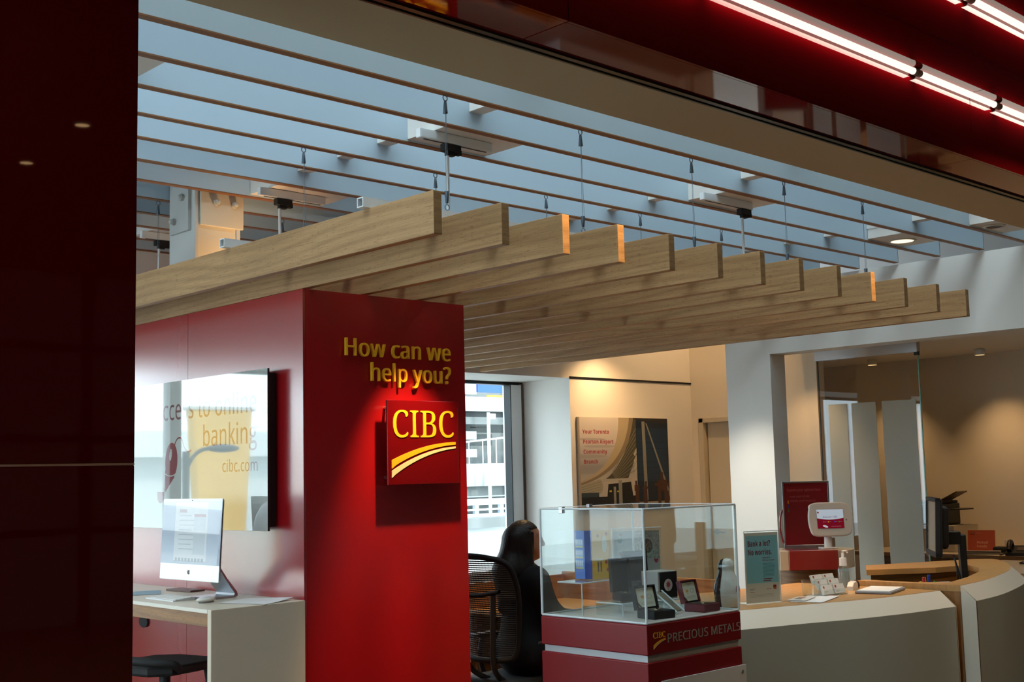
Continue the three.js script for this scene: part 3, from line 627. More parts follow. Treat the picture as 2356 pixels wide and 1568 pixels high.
{
  const s = thing('sign_plate', 'pale acrylic plate screwed to the front of the red pedestal', 'sign', [4.43, 0.48, -3.466]);
  mesh('plate', bx(0.60, 0.56, 0.006, 0, 0, 0.001, 0.001), phy(0xd6dde2, 0.2), s);
  for (const x of [-0.27, 0.27]) mesh('screw', cyl(0.008, 0.008, 0.004).rotateX(Math.PI / 2).translate(x, 0.25, 0.006), M.steel, s);
}
{
  const c = thing('acrylic_case', 'clear acrylic display box on the red pedestal', 'display case', [0, 1.0, 0]);
  const x0 = 4.058, x1 = 4.712, z0 = -4.104, z1 = -3.476, h = 0.486, t = 0.005;
  mesh('pane', span(x0 + t, x1 - t, 0.004, h, z1 - t, z1), M.acrylic, c);
  mesh('pane', span(x0 + t, x1 - t, 0.004, h, z0, z0 + t), M.acrylic, c);
  mesh('pane', span(x0, x0 + t, 0.004, h, z0, z1), M.acrylic, c);
  mesh('pane', span(x1 - t, x1, 0.004, h, z0, z1), M.acrylic, c);
  mesh('lid', span(x0, x1, h, h + t, z0, z1), M.acrylic, c);
  const e = 0.0058, E = M.acrylicEdge;
  for (const [x, z] of [[x0, z1], [x1, z1], [x0, z0], [x1, z0]]) mesh('edge', rod(V(x, 0.007, z), V(x, h, z), e, 8), E, c);
  for (const y of [0.006, h + 0.002]) {
    for (const z of [z0, z1]) mesh('edge', rod(V(x0, y, z), V(x1, y, z), e * 0.8, 8), E, c);
    for (const x of [x0, x1]) mesh('edge', rod(V(x, y, z0), V(x, y, z1), e * 0.8, 8), E, c);
  }
  mesh('hinge', join(span(x0 - 0.004, x0 + 0.016, h - 0.018, h + 0.012, -3.98, -3.955, 0.002)), M.steel, c);
  mesh('hinge', span(x0 + 0.32, x0 + 0.345, h - 0.004, h + 0.013, z0 - 0.004, z0 + 0.016, 0.002), M.steel, c);
  mesh('base_sheet', span(x0 + 0.006, x1 - 0.006, 0.0005, 0.003, z0 + 0.006, z1 - 0.006), std(0xc9bfb6, 0.3), c);
}
// clear risers
function riser(label, x, z, w, d, h) {
  const r = thing('acrylic_riser', label, 'riser', [x, 1.003, z]);
  mesh('shelf', bx(w, 0.006, d, 0, h, 0), M.acrylic, r); mesh('shelf_edge', join(rod(V(-w / 2, h, d / 2), V(w / 2, h, d / 2), 0.0035, 6), rod(V(-w / 2, h, -d / 2), V(-w / 2, h, d / 2), 0.0035, 6)), M.acrylicEdge, r);
  for (const s of [-1, 1]) { mesh('side', bx(0.005, h, d, s * (w / 2 - 0.003), h / 2, 0), M.acrylic, r); mesh('side_edge', rod(V(s * (w / 2 - 0.003), 0, d / 2), V(s * (w / 2 - 0.003), h, d / 2), 0.003, 6), M.acrylicEdge, r); }
  return r;
}
riser('tall clear riser under the blue and yellow booklet', 4.265, -4.0, 0.26, 0.15, 0.145);
riser('low clear riser under the black upright coin box', 4.315, -3.83, 0.20, 0.16, 0.055);
riser('clear riser under the maple leaf cube', 4.55, -3.79, 0.15, 0.13, 0.05);
riser('clear riser under the black frame box', 4.615, -3.975, 0.16, 0.15, 0.077);
// booklet
{
  const b = thing('folder_booklet', 'blue and yellow cardboard coin folder standing open in the case', 'booklet', [4.27, 1.155, -3.99], -0.8);
  const texB = canvasTex(256, 512, (x, w, h) => { x.fillStyle = '#5f87d8'; x.fillRect(0, 0, w, h); for (let r = 0; r < 3; r++) { x.fillStyle = '#a9c4ee'; x.fillRect(20, 90 + r * 112, 200, 92); x.fillStyle = '#d9cf9a'; x.fillRect(20, 164 + r * 112, 200, 18); x.fillStyle = '#e6e9f4'; for (let k = 0; k < 4; k++) x.fillRect(28 + k * 48, 102 + r * 112, 30, 46); } });
  const texY = canvasTex(256, 512, (x, w, h) => { x.fillStyle = '#e4ae12'; x.fillRect(0, 0, w, h); x.fillStyle = '#d7d2c4'; x.beginPath(); x.ellipse(180, 150, 34, 90, 0, 0, 7); x.fill(); x.fillStyle = '#b03a20'; for (const [a, b] of [[90, 60], [210, 40], [200, 340], [220, 420]]) { x.beginPath(); x.arc(a, b, 18, 0, 7); x.fill(); } x.fillStyle = '#4a4a42'; for (const [a, b] of [[80, 330], [120, 330]]) x.fillRect(a, b, 18, 110); x.fillStyle = '#cdbf86'; x.fillRect(60, 300, 100, 26); });
  const f1 = panel('page', 0.062, 0.224, 0.002, print(texB), std(0x3d63b4, 0.5), b); f1.position.set(-0.048, 0.112, -0.022); f1.rotation.y = -0.75;
  mesh('spine', bx(0.034, 0.224, 0.004, -0.009, 0.112, 0.0), std(0x0f3c9c, 0.5), b);
  const f2 = panel('cover', 0.094, 0.224, 0.002, print(texY), std(0xc8940e, 0.5), b); f2.position.set(0.050, 0.112, -0.017); f2.rotation.y = 0.38;
}
// presentation boxes
const certTex = canvasTex(256, 320, (x, w, h) => {
  x.fillStyle = '#d9d8c4'; x.fillRect(0, 0, w, h); x.fillStyle = '#6b6a5c'; x.fillRect(80, 24, 110, 6); x.fillRect(110, 40, 60, 5);
  x.fillStyle = '#c58a2c'; x.beginPath(); for (let i = 0; i < 22; i++) { const a = i / 22 * 6.283 - 1.57, r = i % 2 ? 18 : 40; x[i ? 'lineTo' : 'moveTo'](80 + r * Math.cos(a), 150 + r * Math.sin(a)); } x.fill(); x.fillRect(77, 180, 6, 26);
  x.strokeStyle = '#8e8c7c'; x.lineWidth = 5; x.beginPath(); x.arc(178, 150, 36, 0, 7); x.stroke(); x.lineWidth = 2; x.beginPath(); x.arc(178, 150, 26, 0, 7); x.stroke();
  x.fillStyle = '#7c7b6c'; for (let i = 0; i < 3; i++) x.fillRect(40, 240 + 18 * i, 176, 4);
});
function coinBox(label, x, y, z, turn, m, w, cert, lidH = 0.105, open = 0.25) {
  const b = thing('coin_box', label, 'coin box', [x, y, z], turn);
  mesh('tray', bx(w, 0.036, w * 0.92, 0, 0.018, 0, 0.004), m, b);
  mesh('insert', bx(w - 0.02, 0.002, w * 0.92 - 0.02, 0, 0.0365, 0), M.black, b);
  mesh('coin', cyl(0.021, 0.021, 0.004, 0, 0.039, 0.012, 28), std(0xd9cfae, 0.2, { metalness: 1 }), b);
  const lid = new THREE.Group(); lid.name = 'lid'; lid.position.set(0, 0.036, -w * 0.46 + 0.006); lid.rotation.x = -open; b.add(lid);
  mesh('shell', join(bx(w, lidH, 0.005, 0, lidH / 2, -0.022), bx(0.005, lidH, 0.024, -w / 2 + 0.0025, lidH / 2, -0.010), bx(0.005, lidH, 0.024, w / 2 - 0.0025, lidH / 2, -0.010), bx(w, 0.005, 0.024, 0, lidH - 0.0025, -0.010)), m, lid);
  mesh('lining', bx(w - 0.012, lidH - 0.012, 0.004, 0, lidH / 2, -0.0175), M.black, lid);
  if (cert) { const c = panel('certificate', w * 0.80, lidH * 0.82, 0.0015, print(certTex), M.paper, lid); c.position.set(0.004, lidH * 0.5, -0.008); mesh('ribbon', bx(0.006, 0.05, 0.001, 0, 0, 0).rotateZ(0.7).translate(-w * 0.36, lidH * 0.22, -0.005), M.black, lid); }
  return b;
}
coinBox('open black coin box with certificate at the front corner of the case', 4.27, 1.003, -3.60, -0.15, M.blackSoft, 0.125, true);
coinBox('open burgundy coin box with certificate beside the silver bar', 4.60, 1.003, -3.60, 0.05, phy(0x6a1420, 0.35), 0.125, true);
coinBox('tall black upright coin box on the low riser', 4.335, 1.061, -3.83, -0.35, std(0x1a1714, 0.5), 0.10, false, 0.155, 0.08);
coinBox('large black frame box at the back of the case behind the cube', 4.615, 1.083, -3.965, -0.3, M.black, 0.13, false, 0.145, 0.1);
{
  const b = thing('coin_cube', 'white and black gift cube with a leaf medallion in the case', 'box', [4.55, 1.056, -3.81], -0.1);
  mesh('carton', bx(0.125, 0.125, 0.11, 0, 0.0625, 0, 0.001), std(0xb6b2aa, 0.5), b);
  const m = canvasTex(256, 256, (x, w, h) => { x.fillStyle = '#0c0c0d'; x.fillRect(0, 0, w, h); x.fillStyle = '#c9c4bc'; x.beginPath(); x.arc(124, 130, 62, 0, 7); x.fill(); x.fillStyle = '#a03038'; x.beginPath(); for (let i = 0; i < 22; i++) { const a = i / 22 * 6.283 - 1.57, r = i % 2 ? 20 : 46; x[i ? 'lineTo' : 'moveTo'](124 + r * Math.cos(a), 126 + r * Math.sin(a)); } x.fill(); x.fillRect(121, 160, 6, 28); });
  const f = panel('front_print', 0.112, 0.118, 0.0015, print(m, 0.3), M.black, b); f.position.set(0.004, 0.0625, 0.056);
}
{
  const b = thing('silver_bar', 'silver bar in a clear sleeve leaning in the case', 'bar', [4.42, 1.003, -3.66], 0.25);
  const g = new THREE.Group(); g.name = 'sleeve_holder'; g.rotation.x = -0.9; g.position.set(0, 0.012, 0.06); b.add(g);
  mesh('bar', bx(0.058, 0.125, 0.008, 0, 0.066, 0, 0.002), std(0xbdb39c, 0.35, { metalness: 0.9 }), g);
  mesh('sleeve', bx(0.078, 0.142, 0.012, 0, 0.066, -0.001), M.acrylic, g);
  for (const s of [-1, 1]) mesh('sleeve_edge', rod(V(s * 0.039, -0.005, 0.004), V(s * 0.039, 0.137, 0.004), 0.004, 6), M.acrylicEdge, g);
  mesh('prop', extrude([[0, 0], [0.09, 0], [0, 0.075]], 0.004).rotateY(Math.PI / 2).translate(0, 0, 0.03), M.acrylic, b);
}
{
  const b = thing('coin_leaflet', 'grey coin leaflet with hearts in a clear stand behind the case', 'leaflet', [5.03, 0.951, -4.36], -0.6);
  const t = canvasTex(512, 512, (x, w, h) => {
    x.fillStyle = '#b4b4b6'; x.fillRect(0, 0, w, h); x.fillStyle = '#a2a49e'; x.fillRect(230, 0, 282, 250);
    reseed(4); for (let i = 0; i < 260; i++) { x.fillStyle = ['#7d827a', '#b5b7b0', '#8c9486', '#c3c4bc'][i % 4]; x.fillRect(230 + rnd() * 270, rnd() * 245, 6 + rnd() * 14, 5 + rnd() * 12); }
    x.strokeStyle = '#b9bbb6'; x.lineWidth = 12; x.beginPath(); x.arc(372, 140, 74, 0, 7); x.stroke(); x.fillStyle = '#565a50'; x.beginPath(); x.arc(372, 140, 64, 0, 7); x.fill();
    for (let i = 0; i < 60; i++) { x.fillStyle = ['#a8a84c', '#8c8e86', '#3c4a5c'][i % 3]; const a = rnd() * 6.28, r = rnd() * 55; x.fillRect(372 + r * Math.cos(a), 140 + r * Math.sin(a), 9, 9); }
    const heart = (X, Y, s, c) => { x.fillStyle = c; x.beginPath(); x.moveTo(X, Y + s); x.bezierCurveTo(X - s * 1.5, Y, X - s * 0.7, Y - s, X, Y - s * 0.3); x.bezierCurveTo(X + s * 0.7, Y - s, X + s * 1.5, Y, X, Y + s); x.fill(); };
    heart(70, 80, 34, '#4f8078'); heart(48, 280, 28, '#b04450'); heart(470, 268, 28, '#a03248'); heart(80, 30, 16, '#b04438');
    x.fillStyle = '#b0604c'; x.beginPath(); x.ellipse(110, 190, 58, 40, 0, 0, 3.1416); x.fill(); x.fillStyle = '#c0bcb4'; for (let i = 0; i < 5; i++) { x.beginPath(); x.arc(70 + i * 20, 170, 12, 0, 7); x.fill(); }
    x.fillStyle = '#6a6a70'; x.fillRect(90, 330, 90, 8); x.fillRect(200, 400, 120, 8);
  });
  const f = panel('card', 0.25, 0.30, 0.003, print(t), M.paper, b); f.position.set(0, 0.235, 0);
  mesh('holder', join(bx(0.27, 0.40, 0.003, 0, 0.2, 0.006), bx(0.27, 0.006, 0.07, 0, 0.003, 0)), M.acrylic, b);
  mesh('holder_edge', join(rod(V(-0.135, 0.005, 0.006), V(-0.135, 0.40, 0.006), 0.003, 6), rod(V(-0.135, 0.40, 0.006), V(0.135, 0.40, 0.006), 0.003, 6)), M.acrylicEdge, b);
}

// ================================================================ curved service counters
function smooth(pts, n = 24) { const c = new THREE.CatmullRomCurve3(pts.map(([x, z]) => V(x, 0, z))); return c.getPoints(n).map((p) => [p.x, p.z]); }
function offset(pts, d) {   // shift an open line to its right-hand side (towards the viewer) by d
  return pts.map((p, i) => { const a = pts[Math.max(0, i - 1)], b = pts[Math.min(pts.length - 1, i + 1)], dx = b[0] - a[0], dz = b[1] - a[1], L = Math.hypot(dx, dz); return [p[0] - dz / L * d, p[1] + dx / L * d]; });
}
function ribbon(a, ya, b, yb, flip = false) {   // band between line a at height ya and line b at height yb
  const P = [], I = [];
  a.forEach((p, i) => P.push(p[0], ya, p[1], b[i][0], yb, b[i][1]));
  for (let i = 0; i + 1 < a.length; i++) { const k = 2 * i; flip ? I.push(k, k + 2, k + 1, k + 1, k + 2, k + 3) : I.push(k, k + 1, k + 2, k + 1, k + 3, k + 2); }
  const g = new THREE.BufferGeometry(); g.setAttribute('position', new THREE.Float32BufferAttribute(P, 3)); g.setIndex(I); g.computeVertexNormals();
  const q = flat(g); return uvMetres(q, 'x');
}
{
  const c = thing('service_counter', 'curved white front counter with wooden top behind the display case', 'counter', [0, 0, 0]);
  const front = smooth([[4.80, -3.86], [5.108, -3.755], [5.393, -3.675], [5.757, -3.555], [6.102, -3.475], [6.512, -3.428]], 30);
  const low = offset(front, 0.092);
  const back = [[6.512, -4.35], [4.80, -4.55]];
  mesh('top', plan([...front, ...back], 0.925, 0.95), M.top, c);
  mesh('bevel', ribbon(front, 0.949, low, 0.868), M.counterWhite, c);
  const lowIn = low.map(([x, z]) => [x, z]);
  mesh('front_panel', ribbon(lowIn, 0.868, lowIn, 0.0), M.counterFrontShaded, c);
  mesh('body', plan([...offset(front, -0.004), ...back], 0.0, 0.924), M.walnut, c);
  // end face that closes bevel and front at the right
  const e = front.length - 1, f = front[e], l = low[e];
  const ex = 6.5, dz = l[1] - f[1];
  mesh('end_panel', extrude([[0, 0.0], [dz, 0.0], [dz, 0.868], [0, 0.949]], 0.004).rotateY(-Math.PI / 2).translate(f[0] + 0.002, 0, f[1]), M.counterWhite, c);
}
{
  const c = thing('teller_counter', 'rounded counter with wooden ledge and white sloping front, at the right edge', 'counter', [0, 0, 0]);
  const out = smooth([[6.547, -3.32], [6.83, -3.345], [7.114, -3.40], [7.65, -3.55], [8.06, -3.74], [8.42, -3.98]], 26);
  const tip = [[8.47, -4.05], [8.40, -4.14]];
  const backLine = [[8.06, -4.29], [7.55, -4.50], [7.22, -4.30]];
  const inner = [[7.60, -4.02], [7.88, -3.93], [7.72, -3.78], [7.42, -3.64], [7.05, -3.53], [6.70, -3.46], [6.60, -3.62], [6.60, -3.95], [6.525, -3.95]];
  mesh('ledge', plan([...out, ...tip, ...backLine, ...inner], 0.945, 0.98), M.top, c);
  const low = offset(out, 0.085);
  mesh('bevel', ribbon(out, 0.979, low, 0.90), M.counterWhite, c);
  mesh('front_panel', ribbon(low, 0.90, low, 0), M.counterFrontShaded, c);
  mesh('end_panel', extrude([[0, 0], [low[0][1] - out[0][1], 0], [low[0][1] - out[0][1], 0.90], [0, 0.979]], 0.004).rotateY(-Math.PI / 2).translate(out[0][0], 0, out[0][1]), M.counterWhite, c);
  // wooden side and inner faces
  const inIn = [[6.60, -3.97], [6.605, -3.62], [6.705, -3.465], [7.05, -3.535], [7.42, -3.645], [7.72, -3.785], [7.86, -3.92]];
  mesh('side_panel', plan([[6.525, -3.94], [6.548, -3.325], [6.595, -3.33], [6.60, -3.94]], 0, 0.944), M.walnut, c);
  mesh('inner_wall', ribbon(inIn, 0.944, inIn, 0.0, true), M.walnut, c);
  mesh('back_cabinet', plan([[7.63, -4.06], [7.88, -3.97], [8.36, -4.10], [8.06, -4.27], [7.56, -4.46], [7.27, -4.30]], 0, 0.944), M.walnut, c);
  mesh('worktop', plan([[6.62, -3.9], [6.63, -3.60], [6.75, -3.50], [7.05, -3.56], [7.42, -3.67], [7.72, -3.81], [7.82, -3.93], [7.60, -4.04], [7.2, -4.28]], 0.71, 0.735), std(0x2a2724, 0.6), c);
}
// ---------------------------------------------------------------- things on the front counter
{
  const s = thing('leaflet_stand', 'clear upright stand with a teal Bank a lot leaflet', 'sign', [5.42, 0.951, -3.838], -0.31);
  const t = canvasTex(560, 820, (x, w, h) => {
    x.fillStyle = '#dcdcda'; x.fillRect(0, 0, w, h); x.fillStyle = '#8ecadb'; x.fillRect(20, 36, w - 34, 555);
    x.fillStyle = '#78102a'; fitText(x, 'Bank a lot?', 46, 430, 160, 92, 'sans-serif', 'bold'); fitText(x, 'No worries.', 46, 452, 262, 92, 'sans-serif', 'bold');
    fitText(x, 'Introducing the', 286, 420, 304, 24, 'sans-serif', 'bold'); fitText(x, 'CIBC Smart Account', 286, 490, 336, 24, 'sans-serif', 'bold');
    x.fillStyle = '#3d7f95'; for (let i = 0; i < 11; i++) x.fillRect(290, 362 + i * 15, 170 + (i * 37) % 40, 5);
    x.fillStyle = '#8e1d33'; for (let i = 0; i < 2; i++) x.fillRect(292, 540 + i * 22, 150 - i * 20, 10);
    x.fillStyle = '#8b8b8e'; x.fillRect(60, 655, 90, 6); x.fillRect(60, 670, 60, 6); x.fillStyle = '#b05a62'; x.fillRect(60, 690, 70, 7); x.fillRect(330, 660, 90, 6);
    x.fillStyle = '#a9a9ac'; for (let i = 0; i < 3; i++) x.fillRect(60, 720 + i * 14, 390, 4);
    emblem(x, 452, 622, 50);
  });
  const f = panel('leaflet', 0.215, 0.36, 0.002, print(t, 0.4), M.paper, s); f.position.set(0, 0.185, 0);
  mesh('sleeve', bx(0.222, 0.372, 0.003, 0, 0.188, 0.004), M.acrylic, s);
  mesh('sleeve_edge', join(rod(V(-0.111, 0.374, 0.003), V(0.111, 0.374, 0.003), 0.003, 6), rod(V(-0.111, 0.003, 0.003), V(-0.111, 0.374, 0.003), 0.0025, 6), rod(V(0.111, 0.003, 0.003), V(0.111, 0.374, 0.003), 0.0025, 6)), M.acrylicEdge, s);
  mesh('foot', bx(0.22, 0.004, 0.09, 0, 0.002, -0.03), M.acrylic, s);
}
{
  const b = thing('coin_bank', 'white and dark glazed ceramic money bank beside the teal leaflet', 'money bank', [5.185, 0.951, -3.895], -0.55);
  // plain pear-shaped bank, white in front and dark behind
  const prof = [[0.0, 0.0], [0.052, 0.0], [0.060, 0.012], [0.066, 0.05], [0.066, 0.09], [0.058, 0.13], [0.046, 0.165], [0.040, 0.185], [0.041, 0.205], [0.036, 0.228], [0.022, 0.242], [0.0, 0.246]];
  const half = (a, len) => flat(new THREE.LatheGeometry(new THREE.SplineCurve(prof.map(([x, y]) => new THREE.Vector2(x, y))).getPoints(36), 24, a, len));
  mesh('front_glaze', half(-1.25 + 0.35, 2.9), phy(0xd9d6d0, 0.12), b);
  mesh('back_glaze', half(1.65 + 0.35, 2 * Math.PI - 2.9), phy(0x101218, 0.1), b);
  mesh('foot_ring', cyl(0.052, 0.058, 0.012, 0, 0.004, 0, 28), std(0x3a3432, 0.5), b);
  const t = canvasTex(64, 64, (x) => emblem(x, 0, 0, 64));
  const f = panel('badge', 0.027, 0.03, 0.002, print(t), M.maroon, b); f.position.set(0.036, 0.095, 0.0585); f.rotation.y = 0.55;
}
const cardTex = canvasTex(256, 140, (x, w, h) => { x.fillStyle = '#e6e2da'; x.fillRect(0, 0, w, h); emblem(x, 34, 18, 34); x.fillStyle = '#9a968e'; x.fillRect(36, 96, 90, 6); x.fillRect(36, 110, 60, 5); });
{
  const h = thing('card_holder', 'clear tiered holder full of business cards on the counter', 'card holder', [5.98, 0.951, -3.80], -0.12);
  mesh('cup', lathe([[0.001, 0], [0.05, 0], [0.052, 0.085], [0.049, 0.085], [0.047, 0.004], [0.001, 0.004]], 28).translate(-0.11, 0, -0.03), M.acrylic, h);
  mesh('tray', join(...[0, 1, 2].map((r) => bx(0.20, 0.035 + 0.028 * r, 0.003, 0, (0.035 + 0.028 * r) / 2, 0.05 - 0.034 * r)), bx(0.20, 0.003, 0.12, 0, 0.002, 0)), M.acrylic, h);
}
for (let r = 0; r < 3; r++) for (let c = 0; c < 2; c++) {
  const cx = -0.049 + 0.098 * c, k = thing('card_stack', `stack of business cards, ${['front', 'middle', 'back'][r]} tier, ${c ? 'right' : 'left'} side of the holder`, 'cards', [5.98 + cx * Math.cos(0.12) + (0.036 - 0.034 * r) * -0.12 + 0, 0.956 + 0.026 * r, -3.80 + cx * 0.12 + (0.036 - 0.034 * r)], -0.12);
  k.rotation.order = 'YXZ'; k.rotation.x = -0.35;
  const f = panel('cards', 0.088, 0.052, 0.012, print(cardTex), std(0xd9d5cc, 0.7), k); f.position.set(0, 0.028, 0);
}
{
  const b = thing('pump_bottle', 'clear hand gel bottle with white pump on the counter', 'bottle', [6.38, 0.951, -3.95]);
  mesh('bottle', lathe([[0.0, 0.0], [0.030, 0.0], [0.033, 0.006], [0.033, 0.10], [0.029, 0.118], [0.016, 0.126], [0.016, 0.13]], 28), phy(0xeef2f2, 0.03, { transmission: 1, thickness: 0 }), b);
  mesh('gel', lathe([[0.0, 0.004], [0.029, 0.004], [0.030, 0.09], [0.0, 0.09]], 24), phy(0xd6dedd, 0.2, { transmission: 0.7, thickness: 0 }), b);
  mesh('collar', cyl(0.020, 0.022, 0.045, 0, 0.148, 0, 20), std(0xe9e9e6, 0.4), b);
  mesh('nozzle', join(cyl(0.007, 0.008, 0.035, 0, 0.185, 0, 12), tube([V(-0.012, 0.205, 0), V(0.01, 0.208, 0), V(0.045, 0.204, 0), V(0.052, 0.198, 0)], 0.006, 14)), std(0xf0f0ee, 0.35), b);
}
{
  const o = sheet('paper_sheet', 'large white paper lying on the counter before the card holder', 0.34, 0.17, 5.74, 0.951, -3.735, 0.28, M.paper, 0.003);
  const b = sheet('paper_sheet', 'folded leaflet with pictures beside the teal stand', 0.20, 0.10, 5.68, 0.955, -3.78, 0.3, print(canvasTex(128, 64, (x) => { x.fillStyle = '#d5d0c6'; x.fillRect(0, 0, 128, 64); x.fillStyle = '#5a6a56'; x.fillRect(40, 12, 30, 24); x.fillStyle = '#a06a3c'; x.fillRect(76, 10, 34, 26); }), 0.6), 0.002);
  const n = thing('notepad', 'grey padded folder lying on the counter end', 'folder', [6.28, 0.951, -3.66], 0.25);
  mesh('cover', bx(0.30, 0.014, 0.20, 0, 0.007, 0, 0.005), std(0x8a8d94, 0.5), n); mesh('page', bx(0.28, 0.003, 0.18, 0, 0.0155, 0), M.paper, n);
  const d = thing('tape_dispenser', 'small white and brown dispenser behind the folder', 'dispenser', [6.30, 0.951, -3.86], 0.2);
  mesh('body', extrude([[-0.05, 0], [0.05, 0], [0.05, 0.02], [0.01, 0.045], [-0.03, 0.04], [-0.05, 0.02]], 0.03, 0.003), std(0xdcd6ca, 0.4), d); mesh('cap', ball(0.028, 0.045, 0.02, 0.015, 0.9, 1.1, 0.8), std(0x3a241c, 0.4), d);
}
// ---------------------------------------------------------------- monitor and oddments in the teller counter
{
  const m = thing('monitor', 'black flat monitor seen edge-on at the teller counter', 'monitor', [7.27, 0.735, -3.75], -2.53);
  const d = new THREE.Group(); d.name = 'display'; d.position.set(0, 0.53, 0.07); d.rotation.x = -0.05; m.add(d);
  mesh('bezel', join(span(-0.23, 0.23, 0.155, 0.18, 0, 0.03, 0.003), span(-0.23, 0.23, -0.18, -0.15, 0, 0.03, 0.003), span(-0.23, -0.21, -0.18, 0.18, 0, 0.03, 0.003), span(0.21, 0.23, -0.18, 0.18, 0, 0.03, 0.003), span(-0.22, 0.22, -0.17, 0.17, -0.012, 0.018, 0.003)), M.blackSoft, d);
  mesh('screen', span(-0.21, 0.21, -0.15, 0.155, 0.018, 0.021), phy(0x6c706c, 0.15), d);
  mesh('back_shell', span(-0.15, 0.15, -0.13, 0.13, -0.06, -0.01, 0.02), M.blackSoft, d);
  mesh('arm', join(span(-0.05, 0.05, 0.42, 0.50, -0.07, 0.02, 0.006), span(-0.045, 0.045, 0.0, 0.48, -0.10, -0.06, 0.006)), M.black, m);
  mesh('base', bx(0.18, 0.02, 0.16, 0, 0.01, -0.03, 0.006), M.black, m);
  mesh('cable', join(tube([V(0.06, 0.36, -0.02), V(0.09, 0.25, -0.03), V(0.08, 0.12, -0.02), V(0.10, 0.01, 0)], 0.005, 20, 6), tube([V(0.04, 0.36, -0.02), V(0.06, 0.22, -0.05), V(0.02, 0.12, -0.06), V(-0.02, 0.06, -0.08)], 0.005, 20, 6)), M.black, m);
}
{
  const c = thing('pen_cup', 'cluster of coloured pens by the monitor foot', 'pen cup', [6.82, 0.736, -3.66]);
  mesh('cup', lathe([[0.001, 0], [0.04, 0], [0.042, 0.10], [0.038, 0.10], [0.036, 0.004], [0.001, 0.004]], 20), M.black, c);
  [[0x2f9a3c, 0.02, 0.01], [0xb0202c, 0.005, -0.015], [0x2440a0, -0.012, 0.01], [0xc9cc28, -0.018, -0.012], [0xd6b060, 0.018, -0.02]].forEach(([col, x, z], i) => mesh('pen', rod(V(x * 0.6, 0.01, z * 0.6), V(x * 2.2, 0.23 + 0.02 * (i % 3), z * 2.2), 0.009, 8), std(col, 0.4), c));
  const b = thing('tissue_pack', 'white and blue packet leaning by the monitor foot', 'packet', [6.93, 0.736, -3.62], -0.6);
  const f = mesh('pack', bx(0.10, 0.22, 0.05, 0, 0.11, 0, 0.008), std(0xb4b8c4, 0.5), b); mesh('pack_label', bx(0.06, 0.05, 0.002, 0, 0.15, 0.026), std(0x4a5478, 0.5), b);
}
// ================================================================ tablet kiosk
{
  const k = thing('kiosk_table', 'round wood pedestal with white shelf and red block top', 'table', [8.10, 0, -5.32], -0.76);
  mesh('column', cyl(0.22, 0.22, 0.90, 0, 0.45, 0, 36), M.walnut, k);
  mesh('shelf', cyl(0.30, 0.30, 0.13, 0.06, 0.965, -0.05, 44), M.laminate, k);
  mesh('red_block', bx(0.36, 0.145, 0.26, -0.02, 0.972, 0.16, 0.004), M.red, k);
  mesh('return', bx(0.06, 0.14, 0.24, -0.23, 0.968, 0.14, 0.002), M.laminate, k);
}
{
  const t = thing('tablet_stand', 'cream framed tablet on a stem on the red kiosk block', 'tablet', [8.02 + 0.07, 1.0445, -5.23 + 0.10], -0.72);
  t.position.set(8.08, 1.0448, -5.12);
  mesh('foot', bx(0.12, 0.012, 0.12, 0, 0.006, 0, 0.004), std(0xd9d6d0, 0.4), t);
  mesh('stem', cyl(0.026, 0.030, 0.12, 0, 0.07, 0, 20), std(0xe2dfd9, 0.4), t);
  const h = new THREE.Group(); h.name = 'holder'; h.position.set(0.015, 0.215, 0.02); h.rotation.x = -0.15; t.add(h);
  const s = new THREE.Shape(); s.moveTo(-0.14, 0.085); s.bezierCurveTo(-0.15, 0.11, -0.12, 0.118, -0.08, 0.12); s.lineTo(0.08, 0.12); s.bezierCurveTo(0.13, 0.118, 0.15, 0.10, 0.152, 0.07); s.bezierCurveTo(0.162, 0.02, 0.162, -0.03, 0.150, -0.085); s.bezierCurveTo(0.145, -0.11, 0.12, -0.115, 0.08, -0.117); s.lineTo(-0.08, -0.117); s.bezierCurveTo(-0.11, -0.115, -0.13, -0.11, -0.138, -0.085); s.bezierCurveTo(-0.155, -0.03, -0.155, 0.03, -0.14, 0.085);
  mesh('frame', flat(new THREE.ExtrudeGeometry(s, { depth: 0.022, bevelEnabled: true, bevelSize: 0.008, bevelThickness: 0.008, bevelSegments: 3 })).translate(0, 0, -0.022), std(0xe3dacb, 0.4), h);
  const tex = canvasTex(512, 360, (x, w, h2) => {
    x.fillStyle = '#8c1228'; x.fillRect(0, 0, w, h2); x.fillStyle = '#d6e2ee'; x.beginPath(); x.moveTo(0, 0); x.lineTo(w, 0); x.lineTo(w, 165); x.quadraticCurveTo(w / 2, 225, 0, 165); x.fill();
    x.fillStyle = '#7a3a60'; fitText(x, 'Discover CIBC', 110, 400, 160, 46); emblem(x, 12, 42, 30);
    [['#c04a4a', 110], ['#d8a020', 200], ['#4a48c0', 320], ['#4a8a40', 410]].forEach(([c, X]) => { x.fillStyle = c; x.fillRect(X, 225, 22, 22); x.fillStyle = '#b07080'; x.fillRect(X + 26, 234, 40, 6); });
    x.fillStyle = '#e6e6ea'; x.beginPath(); x.ellipse(150, 322, 52, 20, 0.3, 0, 7); x.fill(); x.fillStyle = '#b88'; x.fillRect(260, 318, 190, 7);
  });
  const f = panel('screen', 0.20, 0.14, 0.003, phy(0x050505, 0.08, { emissive: 0xffffff, emissiveMap: tex, emissiveIntensity: 0.55 }), M.black, h); f.position.set(0.002, 0.004, 0.0095);
  mesh('button', cyl(0.006, 0.006, 0.002).rotateX(Math.PI / 2).translate(0.122, -0.005, 0.009), std(0x8a8680, 0.4), h);
  const L = new THREE.RectAreaLight(0xd0d8f0, 0.3, 0.2, 0.14); L.position.set(0.015, 0.215, 0.04); L.rotation.y = Math.PI; t.add(L);
}
